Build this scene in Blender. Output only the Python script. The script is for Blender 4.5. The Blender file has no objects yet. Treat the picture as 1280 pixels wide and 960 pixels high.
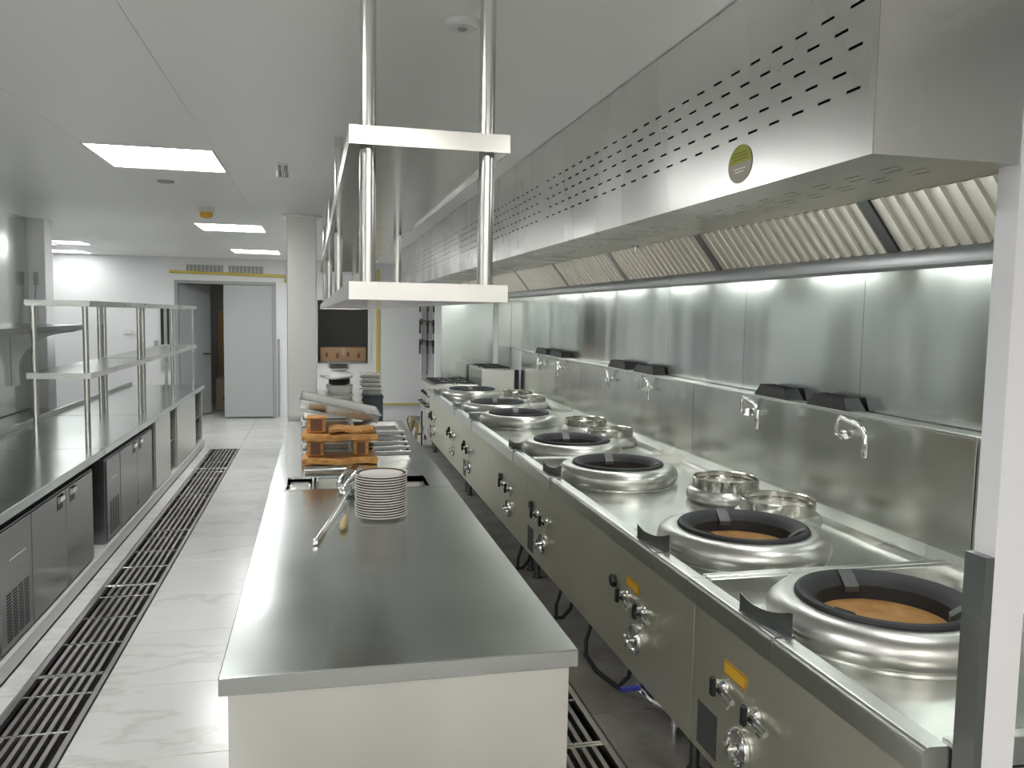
import bpy, bmesh, math, random
from mathutils import Vector, Matrix
random.seed(4)
R = math.radians
sc = bpy.context.scene
COL = sc.collection

# ------------------------------------------------------------------ camera
F = 1030.0
p, y_, r_ = R(4.75), R(13.27), R(1.0)
fw = Vector((math.sin(y_)*math.cos(p), math.cos(y_)*math.cos(p), -math.sin(p)))
rt = Vector((math.cos(y_), -math.sin(y_), 0)); up = rt.cross(fw)
rt2 = rt*math.cos(r_) + up*math.sin(r_); up2 = rt2.cross(fw)
cam = bpy.data.cameras.new('camera'); cam.sensor_width = 36; cam.lens = F/1280*36
cam.clip_start = 0.05; cam.clip_end = 100
co = bpy.data.objects.new('camera', cam); COL.objects.link(co)
m = Matrix((rt2, up2, -fw)).transposed().to_4x4(); m.translation = (0, 0, 1.75)
co.matrix_world = m; sc.camera = co

# ------------------------------------------------------------------ world, exposure
w = bpy.data.worlds.new('world'); sc.world = w; w.use_nodes = True
w.node_tree.nodes['Background'].inputs[0].default_value = (.6, .63, .62, 1)
w.node_tree.nodes['Background'].inputs[1].default_value = 0.25
sc.view_settings.view_transform = 'Standard'; sc.view_settings.look = 'None'
sc.view_settings.gamma = 1; sc.view_settings.use_curve_mapping = False
sc.view_settings.exposure = 1.08
sc.cycles.max_bounces = 16; sc.cycles.diffuse_bounces = 8; sc.cycles.glossy_bounces = 8
PANEL_POWER = 13.0        # emission of the ceiling light diffusers

# ------------------------------------------------------------------ materials
def mat(name, col, rough=.5, metal=0.0, spec=.5, emis=None):
    M = bpy.data.materials.new(name); M.use_nodes = True
    b = M.node_tree.nodes['Principled BSDF']
    b.inputs['Base Color'].default_value = (*col, 1); b.inputs['Roughness'].default_value = rough
    b.inputs['Metallic'].default_value = metal; b.inputs['Specular IOR Level'].default_value = spec
    if emis: b.inputs['Emission Color'].default_value = (*col, 1); b.inputs['Emission Strength'].default_value = emis
    return M
def node(M, t, **kw):
    n = M.node_tree.nodes.new(t)
    for k, v in kw.items(): setattr(n, k, v)
    return n
def noise(M, scale=(1, 1, 1), s=5, detail=3, rough=.5):
    tc = node(M, 'ShaderNodeTexCoord'); mp = node(M, 'ShaderNodeMapping'); mp.inputs['Scale'].default_value = scale
    nz = node(M, 'ShaderNodeTexNoise'); nz.inputs['Scale'].default_value = s; nz.inputs['Detail'].default_value = detail
    nz.inputs['Roughness'].default_value = rough
    M.node_tree.links.new(tc.outputs['Object'], mp.inputs[0]); M.node_tree.links.new(mp.outputs[0], nz.inputs['Vector'])
    return nz
def ramp(M, fac, c0, c1, p0=.3, p1=.7):
    rp = node(M, 'ShaderNodeValToRGB'); rp.color_ramp.elements[0].color = (*c0, 1); rp.color_ramp.elements[1].color = (*c1, 1)
    rp.color_ramp.elements[0].position = p0; rp.color_ramp.elements[1].position = p1
    M.node_tree.links.new(fac, rp.inputs[0]); return rp.outputs[0]
def mrange(M, fac, a, b):
    n = node(M, 'ShaderNodeMapRange'); n.inputs['From Min'].default_value = .3; n.inputs['From Max'].default_value = .7
    n.inputs['To Min'].default_value = a; n.inputs['To Max'].default_value = b
    M.node_tree.links.new(fac, n.inputs['Value']); return n.outputs[0]
def bump(M, h, strength, dist):
    b = node(M, 'ShaderNodeBump'); b.inputs['Strength'].default_value = strength; b.inputs['Distance'].default_value = dist
    M.node_tree.links.new(h, b.inputs['Height']); return b
def steel(name, col=(.60, .61, .585), rough=.28, brush=(2, 2, 160), wave=.0, wscale=(1, 1, 1), wd=.03, aniso=0):
    M = mat(name, col, rough, 1.0); L = M.node_tree.links; b = M.node_tree.nodes['Principled BSDF']
    n3 = noise(M, tuple(.35+.65*(b_ > 20) for b_ in brush), 2.5, 2)
    L.new(mrange(M, n3.outputs['Fac'], rough*.88, rough*1.15), b.inputs['Roughness'])
    c0 = tuple(c*.97 for c in col); c1 = tuple(min(1, c*1.03) for c in col)
    L.new(ramp(M, n3.outputs['Fac'], c0, c1), b.inputs['Base Color'])
    if wave:
        n2 = noise(M, wscale, 1.0, 1)
        L.new(bump(M, n2.outputs['Fac'], wave, wd).outputs[0], b.inputs['Normal'])
    if aniso:
        b.inputs['Anisotropic'].default_value = aniso; b.inputs['Anisotropic Rotation'].default_value = .25
        tg = node(M, 'ShaderNodeTangent', direction_type='RADIAL', axis='Z'); L.new(tg.outputs[0], b.inputs['Tangent'])
    return M
M = {}
M['steel'] = steel('brushed_steel', (.68, .69, .66))
M['top'] = steel('worktop_steel', (.60, .635, .62), .19, (2, 120, 2), .12, (1.2, 1.2, 1), .03)
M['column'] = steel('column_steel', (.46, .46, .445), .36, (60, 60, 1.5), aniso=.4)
M['panel'] = steel('panel_steel', (.70, .70, .66), .36, (60, 60, 1.5), aniso=.5)
M['hood'] = steel('hood_steel', (.68, .68, .66), .27, (2, 90, 1.2), .40, (.3, 1.1, .15), .06)
M['wallsteel'] = steel('wall_steel', (.64, .675, .655), .20, (2, 70, 1.0), .5, (1, 1.7, .22), .06, .6)
M['splash'] = steel('splash_steel', (.62, .635, .60), .23, (2, 70, 1.0), .45, (1, 2.0, .4), .05, .5)
M['front'] = steel('range_front_steel', (.76, .75, .65), .46, (2, 1.5, 60), .1, (1, 1.5, 1), .03)
M['spun'] = steel('spun_steel', (.64, .635, .61), .33, (2, 2, 60))
M['collar'] = steel('collar_steel', (.60, .585, .55), .16, (60, 60, 2))
M['traysteel'] = steel('tray_steel', (.34, .35, .34), .2, (3, 3, 3))
M['chrome'] = steel('chrome', (.78, .78, .78), .09, (3, 3, 3))
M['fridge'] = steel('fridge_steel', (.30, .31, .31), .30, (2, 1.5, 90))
M['bar'] = steel('grate_steel', (.50, .47, .47), .33, (60, 2, 2))
M['tube'] = steel('tube_steel', (.66, .66, .64), .20, (40, 40, 2))
M['filter'] = steel('filter_steel', (.86, .83, .73), .40, (40, 3, 3))
M['darksteel'] = steel('dark_steel', (.22, .22, .21), .4)
M['iron'] = mat('cast_iron', (.035, .037, .04), .55, .3)
L = M['iron'].node_tree.links; n = noise(M['iron'], (1, 1, 1), 60, 3)
L.new(bump(M['iron'], n.outputs['Fac'], .3, .002).outputs[0], M['iron'].node_tree.nodes['Principled BSDF'].inputs['Normal'])
M['lug'] = mat('highlit_iron', (.11, .11, .11), .45, .6)  # same cast iron as the ring, lightened to paint in grey highlights
M['brick'] = mat('fire_clay', (.42, .22, .07), .9)
n = noise(M['brick'], (1, 1, 1), 14, 4)
M['brick'].node_tree.links.new(ramp(M['brick'], n.outputs['Fac'], (.34, .17, .045), (.50, .27, .10)), M['brick'].node_tree.nodes['Principled BSDF'].inputs['Base Color'])
M['black'] = mat('black_plastic', (.012, .012, .012), .4)
M['rubber'] = mat('black_rubber', (.02, .02, .02), .7)
M['hole'] = mat('dark_interior', (.02, .02, .02), .9)
M['ceiling'] = mat('ceiling_sheet', (.87, .87, .86), .38, 0, .6)
n = noise(M['ceiling'], (1, .4, 1), .8, 2)
M['ceiling'].node_tree.links.new(bump(M['ceiling'], n.outputs['Fac'], .25, .04).outputs[0], M['ceiling'].node_tree.nodes['Principled BSDF'].inputs['Normal'])
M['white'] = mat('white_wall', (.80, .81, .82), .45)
M['pillar'] = mat('pillar_white', (.72, .72, .74), .45)
M['greydoor'] = mat('grey_door_paint', (.42, .44, .44), .45)
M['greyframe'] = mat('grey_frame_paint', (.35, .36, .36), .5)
M['yellow'] = mat('yellow_paint', (.62, .50, .10), .5)
M['label'] = mat('amber_label', (.68, .40, .03), .5)
M['labeledge'] = mat('amber_label_edge', (.42, .22, .02), .5)
M['orange'] = mat('amber_lens', (.75, .42, .04), .3)
M['card'] = mat('cardboard', (.42, .27, .15), .9)
M['cardlite'] = mat('cardboard_light', (.50, .40, .30), .9)
M['print'] = mat('box_print', (.20, .09, .07), .9)
M['blue'] = mat('blue_grip', (.03, .04, .30), .5)
M['lamp'] = mat('lamp_diffuser', (1.0, 1.0, .985), .5, 0, .5, PANEL_POWER)
M['lampnear'] = mat('lamp_diffuser_warm', (1.0, .95, .87), .5, 0, .5, 10.0)
M['hoodlamp'] = mat('hood_lamp_glass', (.97, 1.0, .96), .5, 0, .5, 7.5)
M['lampdim'] = mat('store_lamp_diffuser', (1, .97, .9), .5, 0, .5, 1.5)
M['lampbay'] = mat('bay_lamp_diffuser', (.97, 1.0, .965), .5, 0, .5, 5.0)
M['lampframe'] = mat('lamp_frame', (.75, .75, .74), .4)
M['plate'] = mat('plate_glaze', (.80, .78, .74), .18)
M['rim'] = mat('plate_rim_brown', (.10, .055, .045), .25)
M['china'] = mat('white_china', (.80, .80, .77), .2)
M['bag'] = mat('white_plastic_bag', (.85, .85, .85), .5)
M['curb'] = mat('curb_stone', (.50, .52, .50), .4)
M['slab'] = mat('floor_slab', (.26, .255, .25), .8)
M['channel'] = mat('drain_channel', (.03, .028, .03), .7)
M['glass'] = mat('dark_glass', (.05, .055, .06), .1)
M['gasred'] = mat('hose_yellow', (.45, .36, .12), .6)
M['hosetan'] = mat('hose_tan', (.33, .27, .17), .5)
M['bin'] = mat('dark_blue_bin', (.035, .05, .06), .45)
M['stickerg'] = mat('sticker_green', (.30, .33, .03), .5)
M['stickergrey'] = mat('sticker_grey', (.36, .33, .28), .5)
M['stickerline'] = mat('sticker_line', (.16, .15, .02), .5)
M['data'] = mat('data_plate', (.10, .10, .10), .5, .5)
# wood
W = mat('rustic_wood', (.35, .17, .06), .45); M['wood'] = W
n = noise(W, (3, 14, 14), 4, 5, .6)
W.node_tree.links.new(ramp(W, n.outputs['Fac'], (.24, .085, .018), (.66, .34, .09), .28, .70), W.node_tree.nodes['Principled BSDF'].inputs['Base Color'])
W2 = mat('dark_wood_end', (.14, .05, .02), .5); M['woodend'] = W2
W3 = mat('pale_wood', (.50, .40, .20), .5); M['palewood'] = W3
# marble tile: cloudy ground with grey veins
T = mat('marble_tile', (.70, .71, .69), .22); M['tile'] = T
n1 = noise(T, (1, 1.25, 1), 1.3, 4, .55); n2 = noise(T, (.8, 1.6, 1), .9, 5, .6)
ge = node(T, 'ShaderNodeNewGeometry')
for nz in (n1, n2): T.node_tree.links.new(ge.outputs['Position'], nz.inputs['Vector'].links[0].from_node.inputs[0])
mx = node(T, 'ShaderNodeMix', data_type='RGBA', blend_type='MULTIPLY'); mx.inputs[0].default_value = 1
LK = T.node_tree.links
LK.new(ramp(T, n1.outputs['Fac'], (.60, .60, .58), (.68, .685, .67), .3, .7), mx.inputs[6])
vr = node(T, 'ShaderNodeValToRGB'); e = vr.color_ramp.elements
e[0].position = .475; e[0].color = (1, 1, 1, 1); e[1].position = .525; e[1].color = (1, 1, 1, 1)
x = e.new(.5); x.color = (.86, .855, .85, 1)
LK.new(n2.outputs['Fac'], vr.inputs[0]); LK.new(vr.outputs[0], mx.inputs[7])
LK.new(mx.outputs[2], T.node_tree.nodes['Principled BSDF'].inputs['Base Color'])
D = mat('mottled_dark_tile', (.30, .285, .26), .5); M['mottled'] = D  # darker, blotchy tile laid along the range aisle
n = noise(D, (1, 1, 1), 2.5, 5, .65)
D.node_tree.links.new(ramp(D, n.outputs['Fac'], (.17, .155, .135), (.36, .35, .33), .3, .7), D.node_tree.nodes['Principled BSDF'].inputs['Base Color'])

# ------------------------------------------------------------------ mesh helpers
class MB:
    def __init__(s): s.v = []; s.f = []
    def add(s, vs, fs):
        k = len(s.v); s.v += [tuple(v) for v in vs]; s.f += [tuple(i+k for i in f) for f in fs]; return s
    def box(s, x0, x1, y0, y1, z0, z1, b=0.0):
        c = ((x0+x1)/2, (y0+y1)/2, (z0+z1)/2); h = (abs(x1-x0)/2, abs(y1-y0)/2, abs(z1-z0)/2)
        b = min(b, min(h)*.9)
        if b <= 0:
            vs = [(x, y, z) for x in (x0, x1) for y in (y0, y1) for z in (z0, z1)]
            return s.add(vs, [(0, 1, 3, 2), (4, 6, 7, 5), (0, 4, 5, 1), (2, 3, 7, 6), (0, 2, 6, 4), (1, 5, 7, 3)])
        vs = []; idx = {}
        for sx in (-1, 1):
            for sy in (-1, 1):
                for sz in (-1, 1):
                    for a in range(3):
                        q = [sx*(h[0]-b), sy*(h[1]-b), sz*(h[2]-b)]; q[a] = (sx, sy, sz)[a]*h[a]
                        idx[(sx, sy, sz, a)] = len(vs); vs.append(tuple(c[i]+q[i] for i in range(3)))
        fs = []
        for a in range(3):
            u, w_ = [(1, 2), (0, 2), (0, 1)][a]
            for sg in (-1, 1):
                f = []
                for (p_, q_) in ((-1, -1), (1, -1), (1, 1), (-1, 1)):
                    k = [0, 0, 0]; k[a] = sg; k[u] = p_; k[w_] = q_; f.append(idx[(*k, a)])
                fs.append(f)
            for p_ in (-1, 1):
                for q_ in (-1, 1):
                    k0 = [0, 0, 0]; k0[u] = p_; k0[w_] = q_; k1 = list(k0); k0[a] = -1; k1[a] = 1
                    fs.append([idx[(*k0, u)], idx[(*k1, u)], idx[(*k1, w_)], idx[(*k0, w_)]])
        for sx in (-1, 1):
            for sy in (-1, 1):
                for sz in (-1, 1): fs.append([idx[(sx, sy, sz, a)] for a in range(3)])
        return s.add(vs, fs)
    def tube(s, pts, r, n=12, cap=True):
        pts = [Vector(q) for q in pts]; rs = r if isinstance(r, (list, tuple)) else [r]*len(pts)
        vs = []; fs = []; prev = None
        for i, q in enumerate(pts):
            t = (pts[min(i+1, len(pts)-1)] - pts[max(i-1, 0)]).normalized()
            a = prev if prev is not None else (Vector((0, 0, 1)) if abs(t.z) < .9 else Vector((1, 0, 0)))
            u = (a - t*a.dot(t)).normalized(); prev = u; v = t.cross(u)
            for k in range(n):
                an = 2*math.pi*k/n; vs.append(q + (u*math.cos(an)+v*math.sin(an))*rs[i])
        for i in range(len(pts)-1):
            for k in range(n): fs.append((i*n+k, i*n+(k+1) % n, (i+1)*n+(k+1) % n, (i+1)*n+k))
        if cap: fs.append(tuple(range(n))[::-1]); fs.append(tuple((len(pts)-1)*n+k for k in range(n)))
        return s.add(vs, fs)
    def lathe(s, prof, c=(0, 0, 0), n=40, axis='z', closed=False):
        vs = []; fs = []; P = len(prof)
        for (r, z) in prof:
            for k in range(n):
                a = 2*math.pi*k/n; q = (r*math.cos(a), r*math.sin(a), z)
                if axis == 'x': q = (z, q[0], q[1])
                if axis == 'y': q = (q[0], z, q[1])
                vs.append((c[0]+q[0], c[1]+q[1], c[2]+q[2]))
        for i in range(P if closed else P-1):
            j = (i+1) % P
            for k in range(n): fs.append((i*n+k, i*n+(k+1) % n, j*n+(k+1) % n, j*n+k))
        if not closed:
            if prof[0][0] > 1e-4: pass
        return s.add(vs, fs)
    def disc(s, c, r, n=32, axis='z', ry=None):
        vs = []
        for k in range(n):
            a = 2*math.pi*k/n; q = (r*math.cos(a), (ry or r)*math.sin(a))
            vs.append({'z': (c[0]+q[0], c[1]+q[1], c[2]), 'x': (c[0], c[1]+q[0], c[2]+q[1]), 'y': (c[0]+q[0], c[1], c[2]+q[1])}[axis])
        return s.add(vs, [tuple(range(n))])
    def prism(s, poly, ax, a0, a1):
        # poly: list of 2D points in the plane normal to ax
        def P(q, a): return {'y': (q[0], a, q[1]), 'x': (a, q[0], q[1]), 'z': (q[0], q[1], a)}[ax]
        n = len(poly); vs = [P(q, a0) for q in poly]+[P(q, a1) for q in poly]
        fs = [tuple(range(n))[::-1], tuple(range(n, 2*n))]+[(i, (i+1) % n, n+(i+1) % n, n+i) for i in range(n)]
        return s.add(vs, fs)
    def mesh(s, name, org=(0, 0, 0), smooth=35, recalc=True):
        me = bpy.data.meshes.new(name)
        me.from_pydata([(v[0]-org[0], v[1]-org[1], v[2]-org[2]) for v in s.v], [], s.f)
        if recalc:
            bm = bmesh.new(); bm.from_mesh(me); bmesh.ops.recalc_face_normals(bm, faces=bm.faces); bm.to_mesh(me); bm.free()
        me.shade_smooth(); me.set_sharp_from_angle(angle=R(smooth)); me.update()
        return me
    def build(s, name, material, parent=None, org=None, recalc=True, flat=False):
        if parent is not None: o0 = ORG[parent.name]
        else: o0 = org or (0, 0, 0)
        me = s.mesh(name, o0, recalc=recalc)
        if flat: me.shade_flat()
        me.materials.append(M[material] if isinstance(material, str) else material)
        o = bpy.data.objects.new(name, me); COL.objects.link(o)
        if parent is not None: o.parent = parent
        else: o.location = o0
        ORG[o.name] = o0
        return o
ORG = {}
ORD = 'lowest second third fourth fifth sixth seventh eighth ninth tenth eleventh twelfth thirteenth fourteenth fifteenth sixteenth seventeenth eighteenth nineteenth'.split()
def nth(k, n): return 'topmost' if k == n-1 else 'lowest' if k == 0 else ORD[k]+' from bottom'
def B(*a, **k): return MB().box(*a, **k)
def tag(o, label, cat, group=None, kind=None):
    o['label'] = label; o['category'] = cat
    if group: o['group'] = group
    if kind: o['kind'] = kind
    return o
def thing(name, loc, label, cat, group=None, kind=None):
    o = bpy.data.objects.new(name, None); COL.objects.link(o); o.location = loc; o.empty_display_size = .1
    ORG[o.name] = tuple(loc); return tag(o, label, cat, group, kind)
def struct(name, mb, m_, label, cat='structure'):
    return tag(mb.build(name, m_), label, cat, kind='structure')
def copy_tree(o, parent=None):
    c = o.copy(); COL.objects.link(c); c.parent = parent; ORG[c.name] = ORG[o.name]
    for ch in list(o.children): copy_tree(ch, c)
    return c
def part_at(me, name, loc, parent):
    o = bpy.data.objects.new(name, me); COL.objects.link(o); o.parent = parent
    pl = ORG[parent.name]; o.location = (loc[0]-pl[0], loc[1]-pl[1], loc[2]-pl[2]); return o

CZ = 2.58        # ceiling height
YF = 14.03       # far wall
XR = 2.70        # right wall
# ================================================================== STRUCTURE
# ---- floor slab with two drain channels, marble tiles as pieces
fl = MB()
for (x0, x1) in ((-4.8, -1.33), (-.98, .80), (1.17, 2.8)): fl.box(x0, x1, -3, 17.5, -.2, -.012)
fl.box(-1.33, -.98, -3, 1.5, -.2, -.012); fl.box(-1.33, -.98, 10.92, 17.5, -.2, -.012)
fl.box(.80, 1.17, -3, .4, -.2, -.012); fl.box(.80, 1.17, 4.44, 17.5, -.2, -.012)
fl.box(-1.33, -.98, 1.5, 10.92, -.2, -.15); fl.box(.80, 1.17, .4, 4.44, -.2, -.15)
floor = struct('floor', fl, 'slab', 'pale veined marble tile floor with long drain channels', 'floor')
tiles = {}
def tile(x0, x1, y0, y1, m_):
    if x1-x0 < .03 or y1-y0 < .03: return
    k = (round(x1-x0, 3), round(y1-y0, 3), m_)
    if k not in tiles:
        w_, d_ = k[0]-.003, k[1]-.003
        me = B(-w_/2, w_/2, -d_/2, d_/2, -.012, 0, b=.0012).mesh('tile'); me.materials.append(M[m_]); tiles[k] = me
    part_at(tiles[k], 'tile', ((x0+x1)/2, (y0+y1)/2, 0), floor)
TY = [1.31+.672*i for i in range(19)]
YE = 10.922
for i in range(len(TY)-1):
    y0, y1 = TY[i], min(TY[i+1], YE)
    if y0 >= YE: break
    if y0 > 3.0: tile(-1.43, -1.333, y0, y1, 'tile')
    tile(-.977, -.22, y0, y1, 'tile')
    tile(1.173, 2.0, y0, y1, 'mottled'); tile(.70, .797, y0, y1, 'mottled')
    if y0 > 4.6: tile(.80, 1.17, y0, y1, 'mottled')
    if y0 > 7.3: tile(-.217, .24, y0, y1, 'tile'); tile(.243, .697, y0, y1, 'tile')
for k in range(5):
    y0 = YE+.003+(YF-.004-YE)*k/5; y1 = YE+.003+(YF-.004-YE)*(k+1)/5
    for x0, x1 in ((-2.2, -1.6), (-1.6, -.977), (-.977, -.22), (-.217, .4), (.4, 1.0), (1.0, 1.58)): tile(x0, x1, y0, y1, 'tile')
    if y0 < 11.3: tile(1.58, 2.2, y0, y1, 'mottled')
ch = MB()
for (x0, x1, y0, y1) in ((-1.33, -.98, 1.5, 10.92), (.80, 1.17, .4, 4.44)):
    ch.box(x0, x0+.004, y0, y1, -.149, -.012); ch.box(x1-.004, x1, y0, y1, -.149, -.012); ch.box(x0+.004, x1-.004, y0, y1, -.149, -.14)
ch.build('channel_lining', 'channel', floor)
# ---- drain grates: lift-out sections
GN = 'first second third fourth fifth sixth seventh'.split()
def grate(x0, x1, y0, y1, label, group):
    g = thing('drain_grate', ((x0+x1)/2, y0, -.03), label, 'drain grate', group)
    MB().box(x0+.006, x0+.03, y0, y1, -.03, 0, b=.002).build('side_rail', 'bar', g)
    MB().box(x1-.03, x1-.006, y0, y1, -.03, 0, b=.002).build('side_rail', 'bar', g)
    n = 7
    for k in range(1, n):
        xc = x0+.03+(x1-x0-.06)*k/n
        B(xc-.010, xc+.010, y0+.012, y1-.012, -.028, -.003, b=.002).build('bar', 'bar', g)
    for f in (0, .285, .57, .845, 1):
        yc = y0+.008+(y1-y0-.016)*f
        B(x0+.03, x1-.03, yc-.007, yc+.007, -.0285, .0, b=.002).build('cross_bar', 'tube', g)
for k in range(7):
    y0 = 1.5+1.3457*k
    grate(-1.33, -.98, y0+.002, y0+1.3437, GN[6-k]+' long drain grate section counted from the double door', 'drain grates along the refrigerated counters')
for k in range(3):
    y0 = .4+1.3457*k
    grate(.80, 1.17, y0+.002, y0+1.3437, GN[2-k]+' drain grate between worktable and ranges counted from the blue valve handle', 'drain grates between worktable and ranges')

# ---- ceiling: sheets as pieces on a backing
ce = struct('ceiling', B(-4.8, 2.8, -3, YF+.1, CZ+.02, CZ+.08), 'greyframe', 'grey painted sheet metal ceiling with recessed light panels', 'ceiling')
PX = -1.17, -.53
LIGHTS = [(PX[0], PX[1], yc-.35, yc+.35) for yc in (-2.2, 1.3, 4.98, 8.85, 12.25)] + [(-3.95, -3.35, yc-.3, yc+.3) for yc in (11.85, 13.5)] + [(-3.3, -2.9, 11.4, 11.95)] + [(.05, .65, -1.85, -.65), (1.25, 1.85, -1.85, -.65)]
xs = [-4.8, -3.95, -3.35, -2.9, -1.9, PX[0], PX[1], 2.7]
ys = [-3, -2.55, -1.85, .95, 1.65, 4.63, 5.33, 8.5, 9.2, 11.4, 11.9, 12.6, 13.2, YF]
for i in range(len(xs)-1):
    if xs[i] == PX[0]: cuts = ys
    elif i < 4: cuts = [-3, 3.2, 6.87, 10.2, 11.4, 11.55, 11.95, 12.15, 13.2, 13.8, YF]
    else: cuts = [.5, 7.9, YF]
    for k in range(len(cuts)-1):
        a = (xs[i], xs[i+1], cuts[k], cuts[k+1])
        cx, cy = (a[0]+a[1])/2, (a[2]+a[3])/2
        if any(l[0] < cx < l[1] and l[2] < cy < l[3] for l in LIGHTS): continue
        B(a[0]+.001, a[1]-.001, a[2]+.001, a[3]-.001, CZ, CZ+.02).build('ceiling_sheet', 'ceiling', ce)
xs2 = [PX[1], .05, .65, 1.25, 1.85, 2.7]
for i in range(5):
    for y0, y1 in ((-3, -1.85), (-1.85, -.65), (-.65, .5)):
        if i in (1, 3) and y0 == -1.85: continue
        B(xs2[i]+.001, xs2[i+1]-.001, y0+.001, y1-.001, CZ, CZ+.02).build('ceiling_sheet', 'ceiling', ce)
for (x0, x1, y0, y1) in LIGHTS:
    main = x0 == PX[0]; near = y1 < 0 and not main
    g = thing('ceiling_light', ((x0+x1)/2, (y0+y1)/2, CZ+.02),
              {-2.2: 'square ceiling light panel nearest the back wall', 1.3: 'square ceiling light panel over the near end of the drain', 4.98: 'large square ceiling light panel beside the flat sprinkler cover', 8.85: 'square ceiling light panel just beyond the amber beacon', 12.25: 'square ceiling light panel closest to the grey double door'}[round((y0+y1)/2, 2)] if main else (('long warm light panel near the back wall on the worktable side' if x0 < 1 else 'long warm light panel near the back wall on the range side') if near else 'small light panel in the side bay ceiling nearer the aisle' if x0 > -3.4 else 'light panel in the side bay ceiling tight against the far wall' if y1 > 13 else 'light panel in the side bay ceiling set back from the far wall'),
              'ceiling light', 'ceiling lights above the aisle' if main else 'long ceiling lights near the back wall' if near else 'ceiling lights of the side bay')
    f = MB(); t = .012
    f.box(x0+.002, x0+t, y0+.002, y1-.002, CZ-.001, CZ+.02); f.box(x1-t, x1-.002, y0+.002, y1-.002, CZ-.001, CZ+.02)
    f.box(x0+t, x1-t, y0+.002, y0+t, CZ-.001, CZ+.02); f.box(x0+t, x1-t, y1-t, y1-.002, CZ-.001, CZ+.02)
    f.build('frame', 'lampframe', g)
    B(x0+t, x1-t, y0+t, y1-t, CZ+.003, CZ+.018).build('diffuser', 'lampnear' if near else 'lamp' if main else 'lampbay', g)

# ---- walls
wf = MB()
HX0, HX1, HZ0, HZ1 = -.01, .81, .90, 1.95
DX0, DX1, DZ = -2.22, -.67, 2.22
wf.box(-4.8, DX0, YF, YF+.12, 0, CZ); wf.box(DX0, DX1, YF, YF+.12, DZ, CZ); wf.box(DX1, HX0, YF, YF+.12, 0, CZ)
wf.box(HX0, HX1, YF, YF+.12, 0, HZ0); wf.box(HX0, HX1, YF, YF+.12, HZ1, CZ); wf.box(HX1, 2.8, YF, YF+.12, 0, CZ)
wall_far = struct('wall_far', wf, 'white', 'white far wall with a grey double door and serving hatch', 'wall')
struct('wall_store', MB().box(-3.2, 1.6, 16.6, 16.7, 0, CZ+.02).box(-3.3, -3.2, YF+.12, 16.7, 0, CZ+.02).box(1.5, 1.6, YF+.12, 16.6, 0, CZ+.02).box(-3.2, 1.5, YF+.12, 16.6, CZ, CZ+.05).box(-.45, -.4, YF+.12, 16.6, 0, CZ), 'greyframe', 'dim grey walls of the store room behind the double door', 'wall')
struct('wall_back', B(-4.8, 2.8, -3.1, -3, 0, CZ+.08), 'white', 'plain white wall behind the photographer', 'wall')
struct('wall_bay', B(-4.9, -4.8, -3, YF, 0, CZ), 'white', 'white side wall of the bay beyond the pillar', 'wall')
wl = struct('wall_left', B(-2.78, -2.66, -3, 8.6, 0, CZ), 'white', 'steel clad wall behind the refrigerated counters', 'wall')
for k in range(8): B(-2.66, -2.645, -1+1.2*k+.002, -1+1.2*(k+1)-.002, .81, CZ).build('wall_panel', 'wallsteel', wl)
wp = struct('wall_pillar', B(-2.78, -2.5, 8.62, 8.85, 0, CZ, b=.005), 'white', 'slim white pillar at the end of the steel clad wall', 'pillar')
B(-2.60, -2.56, 8.60, 8.62, 1.96, 2.08, b=.003).build('switch_box', 'greyframe', wp)
MB().tube([(-2.58, 8.61, 1.96), (-2.59, 8.61, 1.85), (-2.575, 8.61, 1.75), (-2.57, 8.61, 1.5)], .006, 8).build('cable', 'greyframe', wp)
wr = struct('wall_right', B(XR, XR+.12, -3, YF, 0, CZ), 'white', 'right wall clad in tall brushed steel sheets above the ranges', 'wall')
for k in range(9):
    y0 = 1.29+1.19*k
    B(XR-.012, XR, y0+.0015, min(y0+1.19, 11.5)-.0015, 1.30, CZ-.02).build('wall_panel', 'wallsteel', wr)
# partition at the end of the range line
pt = struct('wall_partition', B(1.60, XR-.014, 11.52, 11.62, 0, CZ), 'white', 'short partition wall closing the end of the range line', 'wall')
B(1.685, 2.42, 11.505, 11.52, .55, CZ-.03).build('wall_panel', 'wallsteel', pt)
B(2.50, XR-.014, 11.505, 11.52, .55, CZ-.03).build('wall_panel', 'splash', pt)
B(1.60, 1.68, 11.49, 11.52, .1, CZ-.03, b=.004).build('corner_post', 'white', pt)
B(2.425, 2.495, 11.49, 11.52, .1, CZ-.03, b=.004).build('corner_post', 'white', pt)
# white pillar in the right foreground, lower part steel clad
pl = struct('wall_pillar_near', B(1.413, 1.496, 1.447, 1.506, 0, CZ), 'pillar', 'white pillar in the right foreground at the end of the ranges', 'pillar')
B(1.390, 1.4125, 1.447, 1.506, 0, 1.25).build('steel_cladding', 'fridge', pl)
struct('wall_right_near', B(1.75, 1.85, .1, 1.30, 0, CZ), 'greyframe', 'grey wall return beside the white foreground pillar', 'wall')
# steel column at the end of the worktable
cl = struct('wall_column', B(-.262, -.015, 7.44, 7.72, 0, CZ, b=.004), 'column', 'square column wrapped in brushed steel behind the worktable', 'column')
B(-.30, .035, 7.40, 7.76, CZ-.012, CZ-.001, b=.002).build('cap_plate', 'steel', cl)
# curb under the left counters
struct('trim_1', B(-2.64, -1.43, 3.2, 11.2, 0, .10, b=.012), 'curb', 'low grey stone curb carrying the refrigerated counters', 'curb')

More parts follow.
